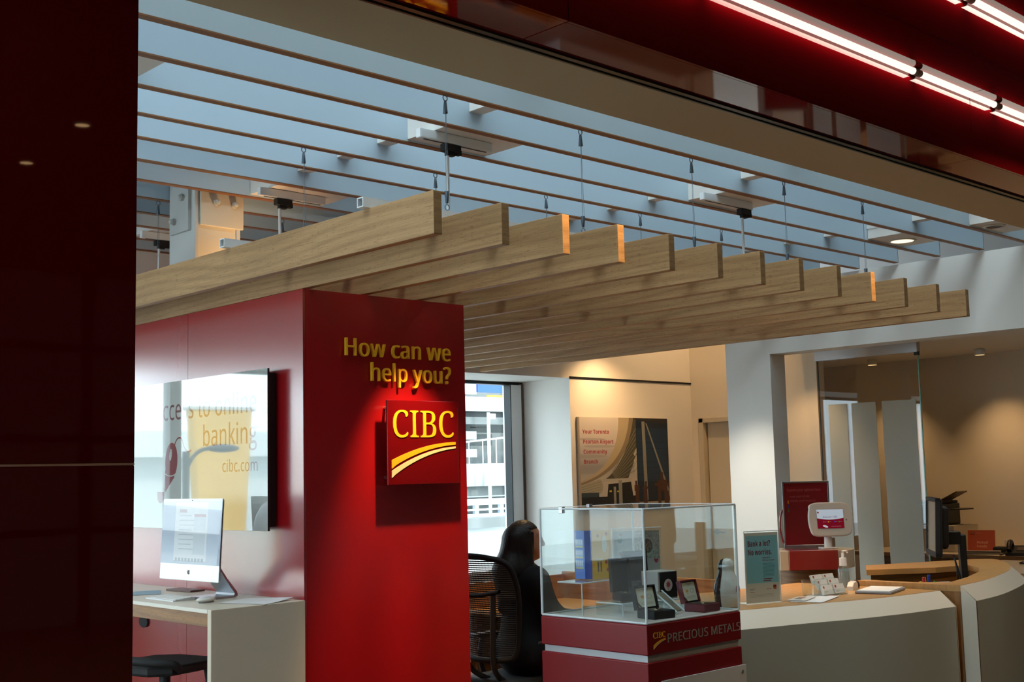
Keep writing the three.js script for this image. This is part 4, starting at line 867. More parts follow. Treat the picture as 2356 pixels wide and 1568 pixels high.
{
  const b = thing('notice_board', 'red framed board Explore your options here, behind the tablet', 'sign', [8.13, 1.031, -5.33], -0.74);
  const t = canvasTex(512, 720, (x, w, h) => {
    x.fillStyle = '#7d0d14'; x.fillRect(0, 0, w, h); x.fillStyle = '#b8706c'; fitText(x, 'Explore your options here.', 38, 440, 100, 42);
    fitText(x, 'PLAN YOUR FUTURE', 70, 300, 172, 28); fitText(x, 'CHOOSE YOUR PRODUCTS', 70, 370, 222, 28);
    [['#c08a20', 205], ['#3a3a80', 255], ['#3f6a30', 305]].forEach(([c, y]) => { x.fillStyle = c; x.fillRect(40, y, 16, 36); });
  });
  const f = panel('face', 0.335, 0.47, 0.006, print(t, 0.4), M.maroon, b); f.position.set(0, 0.27, 0.004);
  mesh('frame', join(span(-0.18, -0.168, 0.0, 0.515, -0.012, 0.012, 0.002), span(0.168, 0.18, 0.0, 0.515, -0.012, 0.012, 0.002), span(-0.18, 0.18, 0.503, 0.515, -0.012, 0.012, 0.002), span(-0.18, 0.18, 0.0, 0.035, -0.012, 0.012, 0.002)), M.brushed, b);
  mesh('side_loop', tube([V(-0.185, 0.05, 0), V(-0.205, 0.16, 0), V(-0.2, 0.25, 0), V(-0.182, 0.30, 0)], 0.008, 16), M.red, b);
}

// ================================================================ poster wall and office
{
  const p = thing('wall_poster', 'large airport poster with red words on the back wall', 'poster', [9.42, 1.745, -8.286]);
  const t = canvasTex(1080, 710, (x, w, h) => {
    const k = h / 1030; x.scale(w / 1080, k);
    const g = x.createLinearGradient(0, 0, 0, 720); g.addColorStop(0, '#d9d3cb'); g.addColorStop(0.35, '#cfc6c0'); g.addColorStop(0.8, '#9fa0a2'); g.addColorStop(1, '#c0b8ac'); x.fillStyle = g; x.fillRect(0, 0, 1080, 1030);
    x.fillStyle = 'rgba(150,145,150,0.45)'; for (const [a, b, c, d] of [[120, 250, 200, 14], [240, 330, 180, 16], [60, 440, 260, 22], [150, 560, 240, 26], [40, 610, 260, 30]]) { x.beginPath(); x.ellipse(a, b, c, d, 0, 0, 7); x.fill(); }
    // sweeping roof
    x.fillStyle = '#b9a98a'; x.beginPath(); x.moveTo(470, 0); x.bezierCurveTo(470, 330, 340, 600, 20, 720); x.lineTo(20, 760); x.bezierCurveTo(420, 640, 600, 360, 640, 0); x.fill();
    x.fillStyle = '#8b7c62'; x.beginPath(); x.moveTo(600, 0); x.bezierCurveTo(560, 350, 400, 620, 20, 740); x.lineTo(20, 765); x.bezierCurveTo(440, 650, 620, 360, 660, 0); x.fill();
    x.fillStyle = '#4c4a3e'; x.beginPath(); x.moveTo(650, 0); x.bezierCurveTo(600, 360, 420, 660, 260, 720); x.lineTo(560, 720); x.lineTo(680, 420); x.lineTo(690, 0); x.fill();
    x.strokeStyle = '#7d7964'; x.lineWidth = 7; for (let i = 0; i < 9; i++) { x.beginPath(); x.moveTo(640 - i * 4 + 40, 120 + i * 62); x.lineTo(380 + i * 6, 640 + i * 10); x.stroke(); }
    x.fillStyle = '#b8b4a4'; for (let i = 0; i < 4; i++) { x.beginPath(); x.moveTo(690, 330 + i * 80); x.lineTo(640, 420 + i * 76); x.lineTo(660, 450 + i * 76); x.lineTo(692, 380 + i * 80); x.fill(); }
    // dark glass hall
    x.fillStyle = '#0f2234'; x.fillRect(680, 0, 400, 1030); x.fillStyle = '#1a3550'; x.fillRect(690, 120, 380, 620); x.strokeStyle = '#0b1a28'; x.lineWidth = 4; for (let i = 0; i < 12; i++) { x.beginPath(); x.moveTo(685, 60 + i * 75); x.lineTo(1080, 70 + i * 72); x.stroke(); }
    x.fillStyle = '#2a2620'; x.beginPath(); x.moveTo(640, 0); x.lineTo(1080, 0); x.lineTo(1080, 60); x.lineTo(700, 20); x.fill();
    x.fillStyle = '#88877f'; x.beginPath(); x.moveTo(752, 40); x.lineTo(790, 40); x.lineTo(808, 960); x.lineTo(766, 960); x.fill();
    x.beginPath(); x.moveTo(800, 60); x.lineTo(816, 60); x.lineTo(1080, 860); x.lineTo(1080, 940); x.fill();
    // lower terminal, wedge and dark kerb
    x.fillStyle = '#a79f88'; x.beginPath(); x.moveTo(20, 770); x.lineTo(240, 700); x.bezierCurveTo(280, 760, 280, 830, 230, 870); x.lineTo(20, 910); x.fill();
    x.strokeStyle = '#7c7766'; x.lineWidth = 4; for (let i = 0; i < 4; i++) { x.beginPath(); x.moveTo(20, 790 + i * 26); x.lineTo(250, 728 + i * 28); x.stroke(); }
    x.fillStyle = '#2f4144'; x.fillRect(20, 850, 200, 52); x.fillStyle = '#b4b0a2'; x.fillRect(260, 698, 340, 34);
    x.fillStyle = '#121312'; x.fillRect(20, 900, 640, 130); x.beginPath(); x.moveTo(330, 760); x.lineTo(600, 740); x.lineTo(640, 1030); x.lineTo(300, 1030); x.fill();
    x.fillStyle = '#8d8c84'; x.fillRect(450, 720, 42, 310); x.fillRect(390, 790, 28, 240); x.fillStyle = '#c9b020'; x.fillRect(340, 830, 28, 20); x.fillRect(430, 836, 26, 18);
    x.fillStyle = '#9a907c'; x.fillRect(680, 970, 400, 60); x.fillStyle = '#0d1116'; x.fillRect(700, 960, 380, 16);
    // stacked stone figures
    x.fillStyle = '#4b2c1c'; const stone = (a, b, c, d) => x.fillRect(a, b, c, d);
    stone(650, 730, 24, 50); stone(640, 780, 60, 70); stone(650, 850, 46, 180); stone(740, 800, 70, 30); stone(768, 740, 26, 60); stone(748, 830, 48, 200); stone(968, 640, 34, 90); stone(890, 760, 190, 40); stone(930, 730, 120, 130); stone(930, 860, 40, 170); stone(1010, 860, 60, 170);
    x.fillStyle = '#d9d5cc'; x.beginPath(); x.arc(185, 1000, 14, 0, 7); x.fill();
    x.fillStyle = '#a02630'; fitText(x, 'Your Toronto', 50, 358, 186, 62, 'sans-serif', 'bold'); fitText(x, 'Pearson Airport', 52, 405, 298, 62, 'sans-serif', 'bold'); fitText(x, 'Community', 54, 328, 412, 62, 'sans-serif', 'bold'); fitText(x, 'Branch', 56, 220, 524, 62, 'sans-serif', 'bold');
    x.fillStyle = '#a89a86'; x.fillRect(0, 0, 18, 1030);
  });
  panel('print', 1.37, 0.90, 0.02, print(t, 0.45), std(0xb7aa96, 0.6), p);
}
{
  const g = thing('glass_partition', 'tall glass panel with frosted stripes under a metal header', 'partition', [10.55, 0, 0]);
  mesh('pane', span(-0.005, 0.005, 0.03, 2.69, -6.70, -5.63), M.glass, g);
  mesh('header', span(-0.03, 0.03, 2.69, 2.805, -6.72, -5.62, 0.003), M.brushed, g);
  mesh('floor_rail', span(-0.02, 0.02, 0, 0.03, -6.72, -5.62), M.brushed, g);
  mesh('glass_edge', span(-0.0055, 0.0055, 0.03, 2.69, -5.634, -5.624), M.greenEdge, g);
  mesh('glass_edge', span(-0.0055, 0.0055, 0.03, 2.69, -6.704, -6.698), M.darkMetal, g);
  for (const [z0, z1, y0] of [[-6.60, -6.395, 0.55], [-6.345, -6.085, 0.30], [-6.02, -5.675, 0.30]]) mesh('frosted_stripe', span(-0.0085, -0.0065, y0, 2.255, z0, z1), M.frost, g);
  for (const [z0, z1, y0, y1] of [[-6.60, -5.675, 0.30, 0.55]]) mesh('frosted_stripe', span(-0.0085, -0.0065, y0, y1, z0, z1), M.frost, g);
  mesh('hinge_block', span(-0.02, 0.02, 2.66, 2.70, -5.66, -5.62, 0.002), M.darkMetal, g);
}
{
  const d = thing('office_desk', 'long pale office desk along the cream wall', 'desk', [0, 0, 0]);
  mesh('top', span(11.75, 12.58, 0.72, 0.75, -7.2, -2.6, 0.003), std(0xd9cbb4, 0.45), d);
  mesh('front_edge', span(11.742, 11.752, 0.715, 0.752, -7.2, -2.6, 0, 'z'), M.walnut, d);
  for (const z of [-7.1, -5.2, -2.8]) mesh('leg_panel', span(11.85, 12.55, 0, 0.72, z - 0.015, z + 0.015), M.walnut, d);
}
{
  const r = thing('return_desk', 'pale desk end at the right edge behind the rounded counter', 'desk', [0, 0, 0]);
  mesh('top', span(9.95, 11.3, 0.715, 0.75, -5.3, -3.2, 0.004), std(0xe0d0b6, 0.45), r);
  mesh('front_edge', span(9.94, 9.951, 0.712, 0.752, -5.3, -3.2, 0, 'z'), M.walnut, r);
  for (const x of [10.05, 11.2]) mesh('leg_panel', span(x - 0.015, x + 0.015, 0, 0.715, -5.2, -3.3), M.walnut, r);
}
{
  const p = thing('printer', 'black office printer with raised tray on a pale cabinet', 'printer', [12.28, 0, -6.38]);
  mesh('cabinet', span(-0.26, 0.27, 0.752, 1.02, -0.27, 0.25, 0.004), std(0xbfb5a2, 0.6), p);
  mesh('body', span(-0.22, 0.2, 1.02, 1.24, -0.27, 0.10, 0.012), M.black, p);
  mesh('front_door', span(-0.235, -0.221, 1.04, 1.22, -0.27, -0.12, 0.004), std(0x3a5878, 0.4), p);
  mesh('lid', span(-0.2, 0.2, 1.24, 1.27, -0.26, 0.08, 0.008), M.blackSoft, p);
  mesh('output_tray', span(-0.15, 0.12, 1.175, 1.19, 0.10, 0.29, 0.004), std(0x3c332a, 0.5), p);
  mesh('paper_support', bx(0.24, 0.012, 0.2, 0, 0, 0, 0.003).rotateX(-0.45).translate(0, 1.32, 0.14), std(0x5d5040, 0.5), p);
}
{
  const b = thing('brochure_stand', 'orange Mutual Funds brochure leaning on the desk', 'brochure', [12.26, 0.752, -5.96], -Math.PI / 2 + 0.2);
  const t = canvasTex(400, 300, (x, w, h) => { x.fillStyle = '#b4491a'; x.fillRect(0, 0, w, h); x.fillStyle = '#7e2410'; x.fillRect(36, 26, 66, 44); x.fillStyle = '#d8a860'; x.fillRect(44, 40, 50, 5); x.fillStyle = '#c87848'; x.fillRect(120, 40, 80, 6); x.fillStyle = '#d9a27c'; fitText(x, 'Mutual', 130, 300, 190, 46, 'sans-serif', 'bold'); fitText(x, 'Funds', 130, 280, 245, 46, 'sans-serif', 'bold'); });
  const f = panel('cover', 0.27, 0.215, 0.012, print(t, 0.5), std(0xd9b078, 0.5), b); f.position.set(0, 0.108, 0); f.rotation.x = -0.16;
}
{
  const k = thing('desk_organizer', 'low black tray behind the phone on the office desk', 'tray', [12.2, 0.752, -5.68]);
  mesh('tray', join(bx(0.12, 0.05, 0.22, 0, 0.025, 0, 0.004)), M.blackSoft, k); mesh('divider', bx(0.1, 0.008, 0.2, 0, 0.054, 0), M.black, k);
  const r = thing('paper_roll', 'small white paper roll on the office desk', 'roll', [12.3, 0.812, -5.70]);
  mesh('roll', cyl(0.035, 0.035, 0.06, 0, 0.035, 0, 20).rotateZ(0).translate(0, -0.005, 0), std(0xe6d8c2, 0.7), r); mesh('core', cyl(0.01, 0.01, 0.062, 0, 0.03, 0, 12), std(0x8a7a64, 0.7), r);
}
function phone(label, x, y, z, turn) {
  const p = thing('desk_phone', label, 'phone', [x, y, z], turn);
  mesh('base', extrude([[-0.11, 0], [0.11, 0], [0.11, 0.02], [-0.10, 0.08], [-0.11, 0.08]], 0.2, 0.004).rotateY(-Math.PI / 2).translate(0.1, 0.0045, 0), M.blackSoft, p);
  mesh('handset', tube([V(-0.07, 0.085, -0.1), V(-0.07, 0.12, -0.06), V(-0.07, 0.125, 0.0), V(-0.07, 0.095, 0.06), V(-0.07, 0.05, 0.10)], 0.024, 20, 10), M.black, p);
  mesh('keypad', bx(0.09, 0.004, 0.09, 0.04, 0, 0).rotateX(0.28).translate(0, 0.062, 0.01), std(0x4a3c30, 0.5), p);
  mesh('cord', tube([V(-0.08, 0.03, 0.1), V(-0.14, 0.01, 0.12), V(-0.16, 0.008, 0.02), V(-0.12, 0.01, -0.08)], 0.006, 24, 6), M.black, p);
  return p;
}
phone('black desk phone at the right edge behind the rounded counter', 11.0, 0.752, -4.83, -1.0);
phone('black desk phone beside the monitor arm on the far desk', 11.9, 0.752, -5.42, -1.3);
{
  const b = thing('laptop', 'flat dark laptop and papers on the office desk', 'laptop', [11.95, 0.752, -5.80], -1.2);
  mesh('deck', bx(0.32, 0.018, 0.22, 0, 0.009, 0, 0.004), std(0x6c6258, 0.5), b); mesh('lid', bx(0.32, 0.01, 0.22, 0, 0.026, -0.02, 0.004).rotateX(-0.06), std(0xcabda8, 0.5), b);
}
// office lamps in the low ceiling, and one over the poster wall
function canLight(label, x, y, z, tx, ty, tz, I, ang) {
  const t = thing('ceiling_lamp', label, 'lamp', [x, y, z]);
  mesh('can', lathe([[0.045, 0], [0.05, 0], [0.05, 0.06], [0.0, 0.06], [0.0, 0.055], [0.045, 0.055]], 24).translate(0, -0.062, 0), M.metalWhite, t);
  mesh('lens', cyl(0.044, 0.044, 0.004, 0, -0.052, 0), std(0xffe8c0, 0.4, { emissive: warmLamp, emissiveIntensity: 3 }), t);
  const s = new THREE.SpotLight(warmLamp, I, 0, ang, 0.8, 2); s.position.set(0, -0.07, 0); s.castShadow = true; s.shadow.radius = 2; t.add(s); s.target.position.set(tx - x, ty - y, tz - z); t.add(s.target);
}
canLight('office ceiling spot washing the cream wall over the brochure', 12.05, 2.808, -5.75, 12.5, 0.8, -5.75, 3.2, 0.75);
canLight('office ceiling spot washing the cream wall behind the glass panel', 12.1, 2.808, -7.0, 12.5, 0.8, -7.0, 2.4, 0.75);
canLight('office ceiling spot over the cream wall by the white pillar', 10.1, 2.808, -6.66, 10.5, 0.8, -6.95, 2.2, 0.8);
canLight('office ceiling spot over the desk end at the right', 11.2, 2.808, -4.2, 11.6, 0.7, -4.4, 2.5, 0.8);
for (const [x, z, I, a, label, aim] of [[8.95, -7.85, 4, 1.05, 'small white spotlight over the left end of the poster wall'], [9.75, -7.0, 9, 0.9, 'added unseen spotlight brightening the poster wall and door wall'], [8.1, -6.35, 4.9, 0.42, 'added unseen spotlight beyond the last beam, brightening the white pillar', V(1.2, -1.95, -0.3)]]) {  // last two are added, unseen: they brighten poster wall and white pillar
  const t = thing('pendant_spot', label, 'lamp', [x, I > 5 ? 4.2 : 3.0, z], 0, 'spots over the poster wall');
  mesh('stem', rod(V(0, I > 5 ? 2.3 : 3.5, 0), V(0, 0.06, 0), 0.006), M.metalWhite, t);
  mesh('can', lathe([[0.04, -0.05], [0.044, -0.05], [0.046, 0.05], [0.02, 0.07], [0.0, 0.07], [0.0, 0.03], [0.038, 0.02]], 24), M.metalWhite, t);
  mesh('lens', cyl(0.036, 0.036, 0.004, 0, -0.03, 0), std(0xffe8c0, 0.4, { emissive: warmLamp, emissiveIntensity: 3 }), t);
  const s = new THREE.SpotLight(aim ? new THREE.Color().setRGB(1, 0.92, 0.78) : warmLamp, aim ? 11 : I, 0, a, 0.8, 2); s.position.set(0, -0.06, 0); s.castShadow = true; s.shadow.radius = 2; t.add(s); s.target.position.copy(aim ?? V(0.15, -1.2, I > 5 ? -0.75 : -0.35)); t.add(s.target);
}

// ================================================================ seated woman, her chair and her desk
// surface nets over a distance field
function surface(sdf, lo, hi, cell) {
  const n = [0, 1, 2].map((k) => Math.ceil((hi[k] - lo[k]) / cell) + 1), [nx, ny, nz] = n;
  const val = new Float32Array(nx * ny * nz), id = (i, j, k) => i + nx * (j + ny * k);
  for (let k = 0; k < nz; k++) for (let j = 0; j < ny; j++) for (let i = 0; i < nx; i++) val[id(i, j, k)] = sdf(lo[0] + i * cell, lo[1] + j * cell, lo[2] + k * cell);
  const vert = new Int32Array(nx * ny * nz).fill(-1), P = [], I = [];
  for (let k = 0; k + 1 < nz; k++) for (let j = 0; j + 1 < ny; j++) for (let i = 0; i + 1 < nx; i++) {
    let sx = 0, sy = 0, sz = 0, c = 0, neg = 0; const v = [];
    for (let q = 0; q < 8; q++) { const a = val[id(i + (q & 1), j + (q >> 1 & 1), k + (q >> 2))]; v.push(a); if (a < 0) neg++; }
    if (neg === 0 || neg === 8) continue;
    for (const [a, b] of [[0, 1], [2, 3], [4, 5], [6, 7], [0, 2], [1, 3], [4, 6], [5, 7], [0, 4], [1, 5], [2, 6], [3, 7]]) {
      if ((v[a] < 0) === (v[b] < 0)) continue;
      const t = v[a] / (v[a] - v[b]), f = (s) => (a >> s & 1) + ((b >> s & 1) - (a >> s & 1)) * t;
      sx += f(0); sy += f(1); sz += f(2); c++;
    }
    vert[id(i, j, k)] = P.length / 3; P.push(lo[0] + (i + sx / c) * cell, lo[1] + (j + sy / c) * cell, lo[2] + (k + sz / c) * cell);
  }
  const quad = (a, b, c, d, flip) => { if (Math.min(a, b, c, d) < 0) return; flip ? I.push(a, c, b, a, d, c) : I.push(a, b, c, a, c, d); };
  for (let k = 1; k + 1 < nz; k++) for (let j = 1; j + 1 < ny; j++) for (let i = 1; i + 1 < nx; i++) {
    const s = val[id(i, j, k)] < 0;
    if (s !== val[id(i + 1, j, k)] < 0) quad(vert[id(i, j - 1, k - 1)], vert[id(i, j, k - 1)], vert[id(i, j, k)], vert[id(i, j - 1, k)], !s);
    if (s !== val[id(i, j + 1, k)] < 0) quad(vert[id(i - 1, j, k - 1)], vert[id(i - 1, j, k)], vert[id(i, j, k)], vert[id(i, j, k - 1)], !s);
    if (s !== val[id(i, j, k + 1)] < 0) quad(vert[id(i - 1, j - 1, k)], vert[id(i, j - 1, k)], vert[id(i, j, k)], vert[id(i - 1, j, k)], !s);
  }
  const g = new THREE.BufferGeometry(); g.setAttribute('position', new THREE.Float32BufferAttribute(P, 3)); g.setIndex(I); g.computeVertexNormals();
  return g;
}
const cap = (a, b, r0, r1 = r0) => ({ a, b, r0, r1 });
function capsuleD(c, x, y, z) {
  const ax = c.a[0], ay = c.a[1], az = c.a[2], dx = c.b[0] - ax, dy = c.b[1] - ay, dz = c.b[2] - az;
  const t = Math.max(0, Math.min(1, ((x - ax) * dx + (y - ay) * dy + (z - az) * dz) / (dx * dx + dy * dy + dz * dz + 1e-9)));
  return Math.hypot(x - ax - t * dx, y - ay - t * dy, z - az - t * dz) - (c.r0 + (c.r1 - c.r0) * t);
}
const ell = (x, y, z, cx, cy, cz, rx, ry, rz) => { const q = Math.hypot((x - cx) / rx, (y - cy) / ry, (z - cz) / rz); return (q - 1) * Math.min(rx, ry, rz); };
const smin = (a, b, k) => { const h = Math.max(k - Math.abs(a - b), 0) / k; return Math.min(a, b) - h * h * k / 4; };
const union = (caps, k) => (x, y, z) => caps.reduce((d, c) => smin(d, capsuleD(c, x, y, z), k), 1e3);
{
  const w = thing('person', 'woman with long dark hair in dark clothes seated beside the window', 'person', [5.27, 0, -5.50], 1.35);
  const TURN = -0.45;   // the head is turned towards the window side of the desk
  // local frame: facing +z, seat at 0.50
  const torso = [cap([0, 0.58, 0.0], [0, 0.74, 0.015], 0.135, 0.12), cap([0, 0.74, 0.015], [0, 0.95, 0.02], 0.12, 0.13), cap([-0.10, 1.0, 0.015], [0.10, 1.0, 0.015], 0.085), cap([-0.08, 0.58, 0.0], [0.08, 0.58, 0.0], 0.125)];
  const arms = [-1, 1].flatMap((s) => [cap([s * 0.165, 1.015, 0.01], [s * 0.215, 0.80, 0.09], 0.052, 0.043), cap([s * 0.215, 0.80, 0.09], [s * 0.15, 0.78, 0.30], 0.042, 0.028)]);
  const legs = [-1, 1].flatMap((s) => [cap([s * 0.095, 0.575, 0.02], [s * 0.115, 0.56, 0.42], 0.088, 0.062), cap([s * 0.115, 0.56, 0.42], [s * 0.115, 0.11, 0.38], 0.058, 0.038), cap([s * 0.115, 0.06, 0.36], [s * 0.125, 0.045, 0.52], 0.042, 0.032)]);
  const neck = [cap([0, 1.02, 0.01], [0, 1.15, 0.035], 0.05, 0.046)];
  const bodyF = union([...torso, ...arms, ...legs, ...neck], 0.05);
  const hx = (s) => 1.235 + s;
  const headF = (x, y, z) => {
    const ct = Math.cos(TURN), st = Math.sin(TURN), X = x * ct - z * st, Z0 = x * st + z * ct; // head turned a little towards the viewer
    let d = ell(X, y, Z0, 0, 1.262, 0.030, 0.072, 0.092, 0.092);
    d = smin(d, ell(X, y, Z0, 0, 1.185, 0.058, 0.052, 0.055, 0.058), 0.05);          // jaw
    d = smin(d, capsuleD(cap([0, 1.150, 0.098], [0, 1.155, 0.100], 0.016), X, y, Z0), 0.03);   // chin
    d = smin(d, capsuleD(cap([0, 1.262, 0.118], [0, 1.222, 0.138], 0.008, 0.0115), X, y, Z0), 0.018); // nose
    d = smin(d, ell(X, y, Z0, 0, 1.190, 0.112, 0.022, 0.007, 0.010), 0.008);           // upper lip
    d = smin(d, ell(X, y, Z0, 0, 1.178, 0.109, 0.020, 0.007, 0.010), 0.008);           // lower lip
    d = smin(d, capsuleD(cap([-0.035, 1.280, 0.106], [0.035, 1.280, 0.106], 0.010), X, y, Z0), 0.02); // brow
    for (const s of [-1, 1]) { d = Math.max(d, -(Math.hypot(X - s * 0.030, y - 1.258, Z0 - 0.125) - 0.016)); d = smin(d, ell(X, y, Z0, s * 0.073, 1.245, 0.028, 0.010, 0.028, 0.018), 0.01); d = Math.min(d, Math.hypot(X - s * 0.030, y - 1.257, Z0 - 0.098) - 0.0125); }
    return d;
  };
  const handCaps = (s) => {
    const W = [s * 0.15, 0.78, 0.30], out = [cap(W, [s * 0.135, 0.772, 0.345], 0.026, 0.03), cap([s * 0.135 - 0.022, 0.770, 0.35], [s * 0.135 + 0.022, 0.770, 0.35], 0.020), cap([s * 0.135 - 0.026, 0.768, 0.385], [s * 0.135 + 0.026, 0.768, 0.385], 0.013)];
    const F = [[-0.028, 0.030, 0.024, 0.0085], [-0.009, 0.036, 0.028, 0.009], [0.010, 0.034, 0.027, 0.009], [0.028, 0.026, 0.020, 0.008]];
    const f = F.map(([dx, a, b, r]) => { const p0 = [s * 0.135 + dx, 0.768, 0.388], p1 = [s * 0.135 + dx * 1.1, 0.772, 0.388 + a], p2 = [s * 0.135 + dx * 1.1, 0.756, 0.388 + a + b]; return [cap(p0, p1, r + 0.0015, r), cap(p1, p2, r, r - 0.001)]; });
    const i = -s, th = [cap([s * 0.135 + i * 0.020, 0.764, 0.34], [s * 0.135 + i * 0.046, 0.760, 0.372], 0.013, 0.010), cap([s * 0.135 + i * 0.046, 0.760, 0.372], [s * 0.135 + i * 0.050, 0.756, 0.400], 0.010, 0.0085)];
    return { palm: union(out, 0.02), fingers: [...f, th] };
  };
  const hands = [-1, 1].map((s) => { const h = handCaps(s), fs = h.fingers.map((c) => union(c, 0.006)); return surface((x, y, z) => { let d = h.palm(x, y, z); for (const f of fs) d = smin(d, f(x, y, z), 0.005); return d; }, [s * 0.135 - 0.08, 0.73, 0.28], [s * 0.135 + 0.08, 0.82, 0.48], 0.0035); });
  const headG = surface((x, y, z) => smin(headF(x, y, z), union(neck, 0.02)(x, y, z), 0.03), [-0.13, 1.06, -0.10], [0.13, 1.37, 0.20], 0.0042);
  const bodyG = surface(bodyF, [-0.36, 0.0, -0.2], [0.36, 1.16, 0.62], 0.014);
  mesh('body', join(bodyG, headG, ...hands), M.skin, w);
  const jk = union([...torso.map((c) => ({ ...c, r0: c.r0 + 0.014, r1: c.r1 + 0.014 })), ...arms.map((c) => ({ ...c, r0: c.r0 + 0.014, r1: c.r1 + 0.012 })), cap([0, 1.02, 0.0], [0, 1.07, 0.012], 0.07, 0.058)], 0.06);
  const jacket = mesh('jacket', surface((x, y, z) => Math.max(jk(x, y, z) , 0.52 - y, z - 0.285), [-0.36, 0.48, -0.24], [0.36, 1.14, 0.36], 0.012), M.jacket, w);
  const tr = union([...legs.map((c) => ({ ...c, r0: c.r0 + 0.014, r1: c.r1 + 0.016 })).filter((c, i) => i % 3 < 2), cap([-0.08, 0.585, -0.002], [0.08, 0.585, -0.002], 0.137), cap([0, 0.58, 0.0], [0, 0.66, 0.01], 0.146, 0.138)], 0.05);
  mesh('trousers', surface((x, y, z) => Math.max(tr(x, y, z), 0.12 - y, y - 0.68), [-0.28, 0.08, -0.2], [0.28, 0.84, 0.56], 0.014), M.trousers, w);
  const sh = union(legs.filter((c, i) => i % 3 === 2).map((c) => ({ ...c, r0: c.r0 + 0.008, r1: c.r1 + 0.008 })), 0.02);
  mesh('shoes', surface((x, y, z) => Math.max(sh(x, y, z), 0.002 - y, y - 0.11), [-0.2, -0.01, 0.28], [0.2, 0.13, 0.6], 0.01), M.black, w);
  const hairF = (x, y, z) => {
    const ct = Math.cos(TURN), st = Math.sin(TURN), X = x * ct - z * st, Z = x * st + z * ct;
    let d = ell(X, y, Z, 0, 1.272, 0.012, 0.088, 0.100, 0.104);
    d = smin(d, capsuleD(cap([0, 1.24, -0.045], [0, 1.06, -0.085], 0.075, 0.095), x, y, z), 0.06);
    d = smin(d, capsuleD(cap([0, 1.06, -0.085], [0, 0.86, -0.115], 0.095, 0.055), x, y, z), 0.06);
    for (const s of [-1, 1]) d = smin(d, capsuleD(cap([s * 0.070, 1.22, 0.0], [s * 0.105, 1.02, -0.01], 0.030, 0.042), x, y, z), 0.04);
    d += 0.0012 * Math.sin(60 * Math.atan2(x, 0.02 - z) + 6 * y);
    // keep the face free
    const face = Math.max(Math.abs(X) - 0.066 - 0.1 * Math.max(0, 0.07 - Z), 0.046 - Z - 0.35 * (1.33 - y) * 0.3, y - 1.318);
    return Math.max(d, -face);
  };
  mesh('hair', surface(hairF, [-0.19, 0.76, -0.24], [0.19, 1.40, 0.15], 0.007), M.hair, w);
  const e = (s) => { const ct = Math.cos(-TURN), st = Math.sin(-TURN), X = s * 0.030, Z = 0.106; return [X * ct - Z * st, 1.257, X * st + Z * ct]; };
  for (const s of [-1, 1]) { const [x, y, z] = e(s); mesh('eye', ball(0.0062, x, y, z, 1, 1, 0.6), M.black, w); }
}
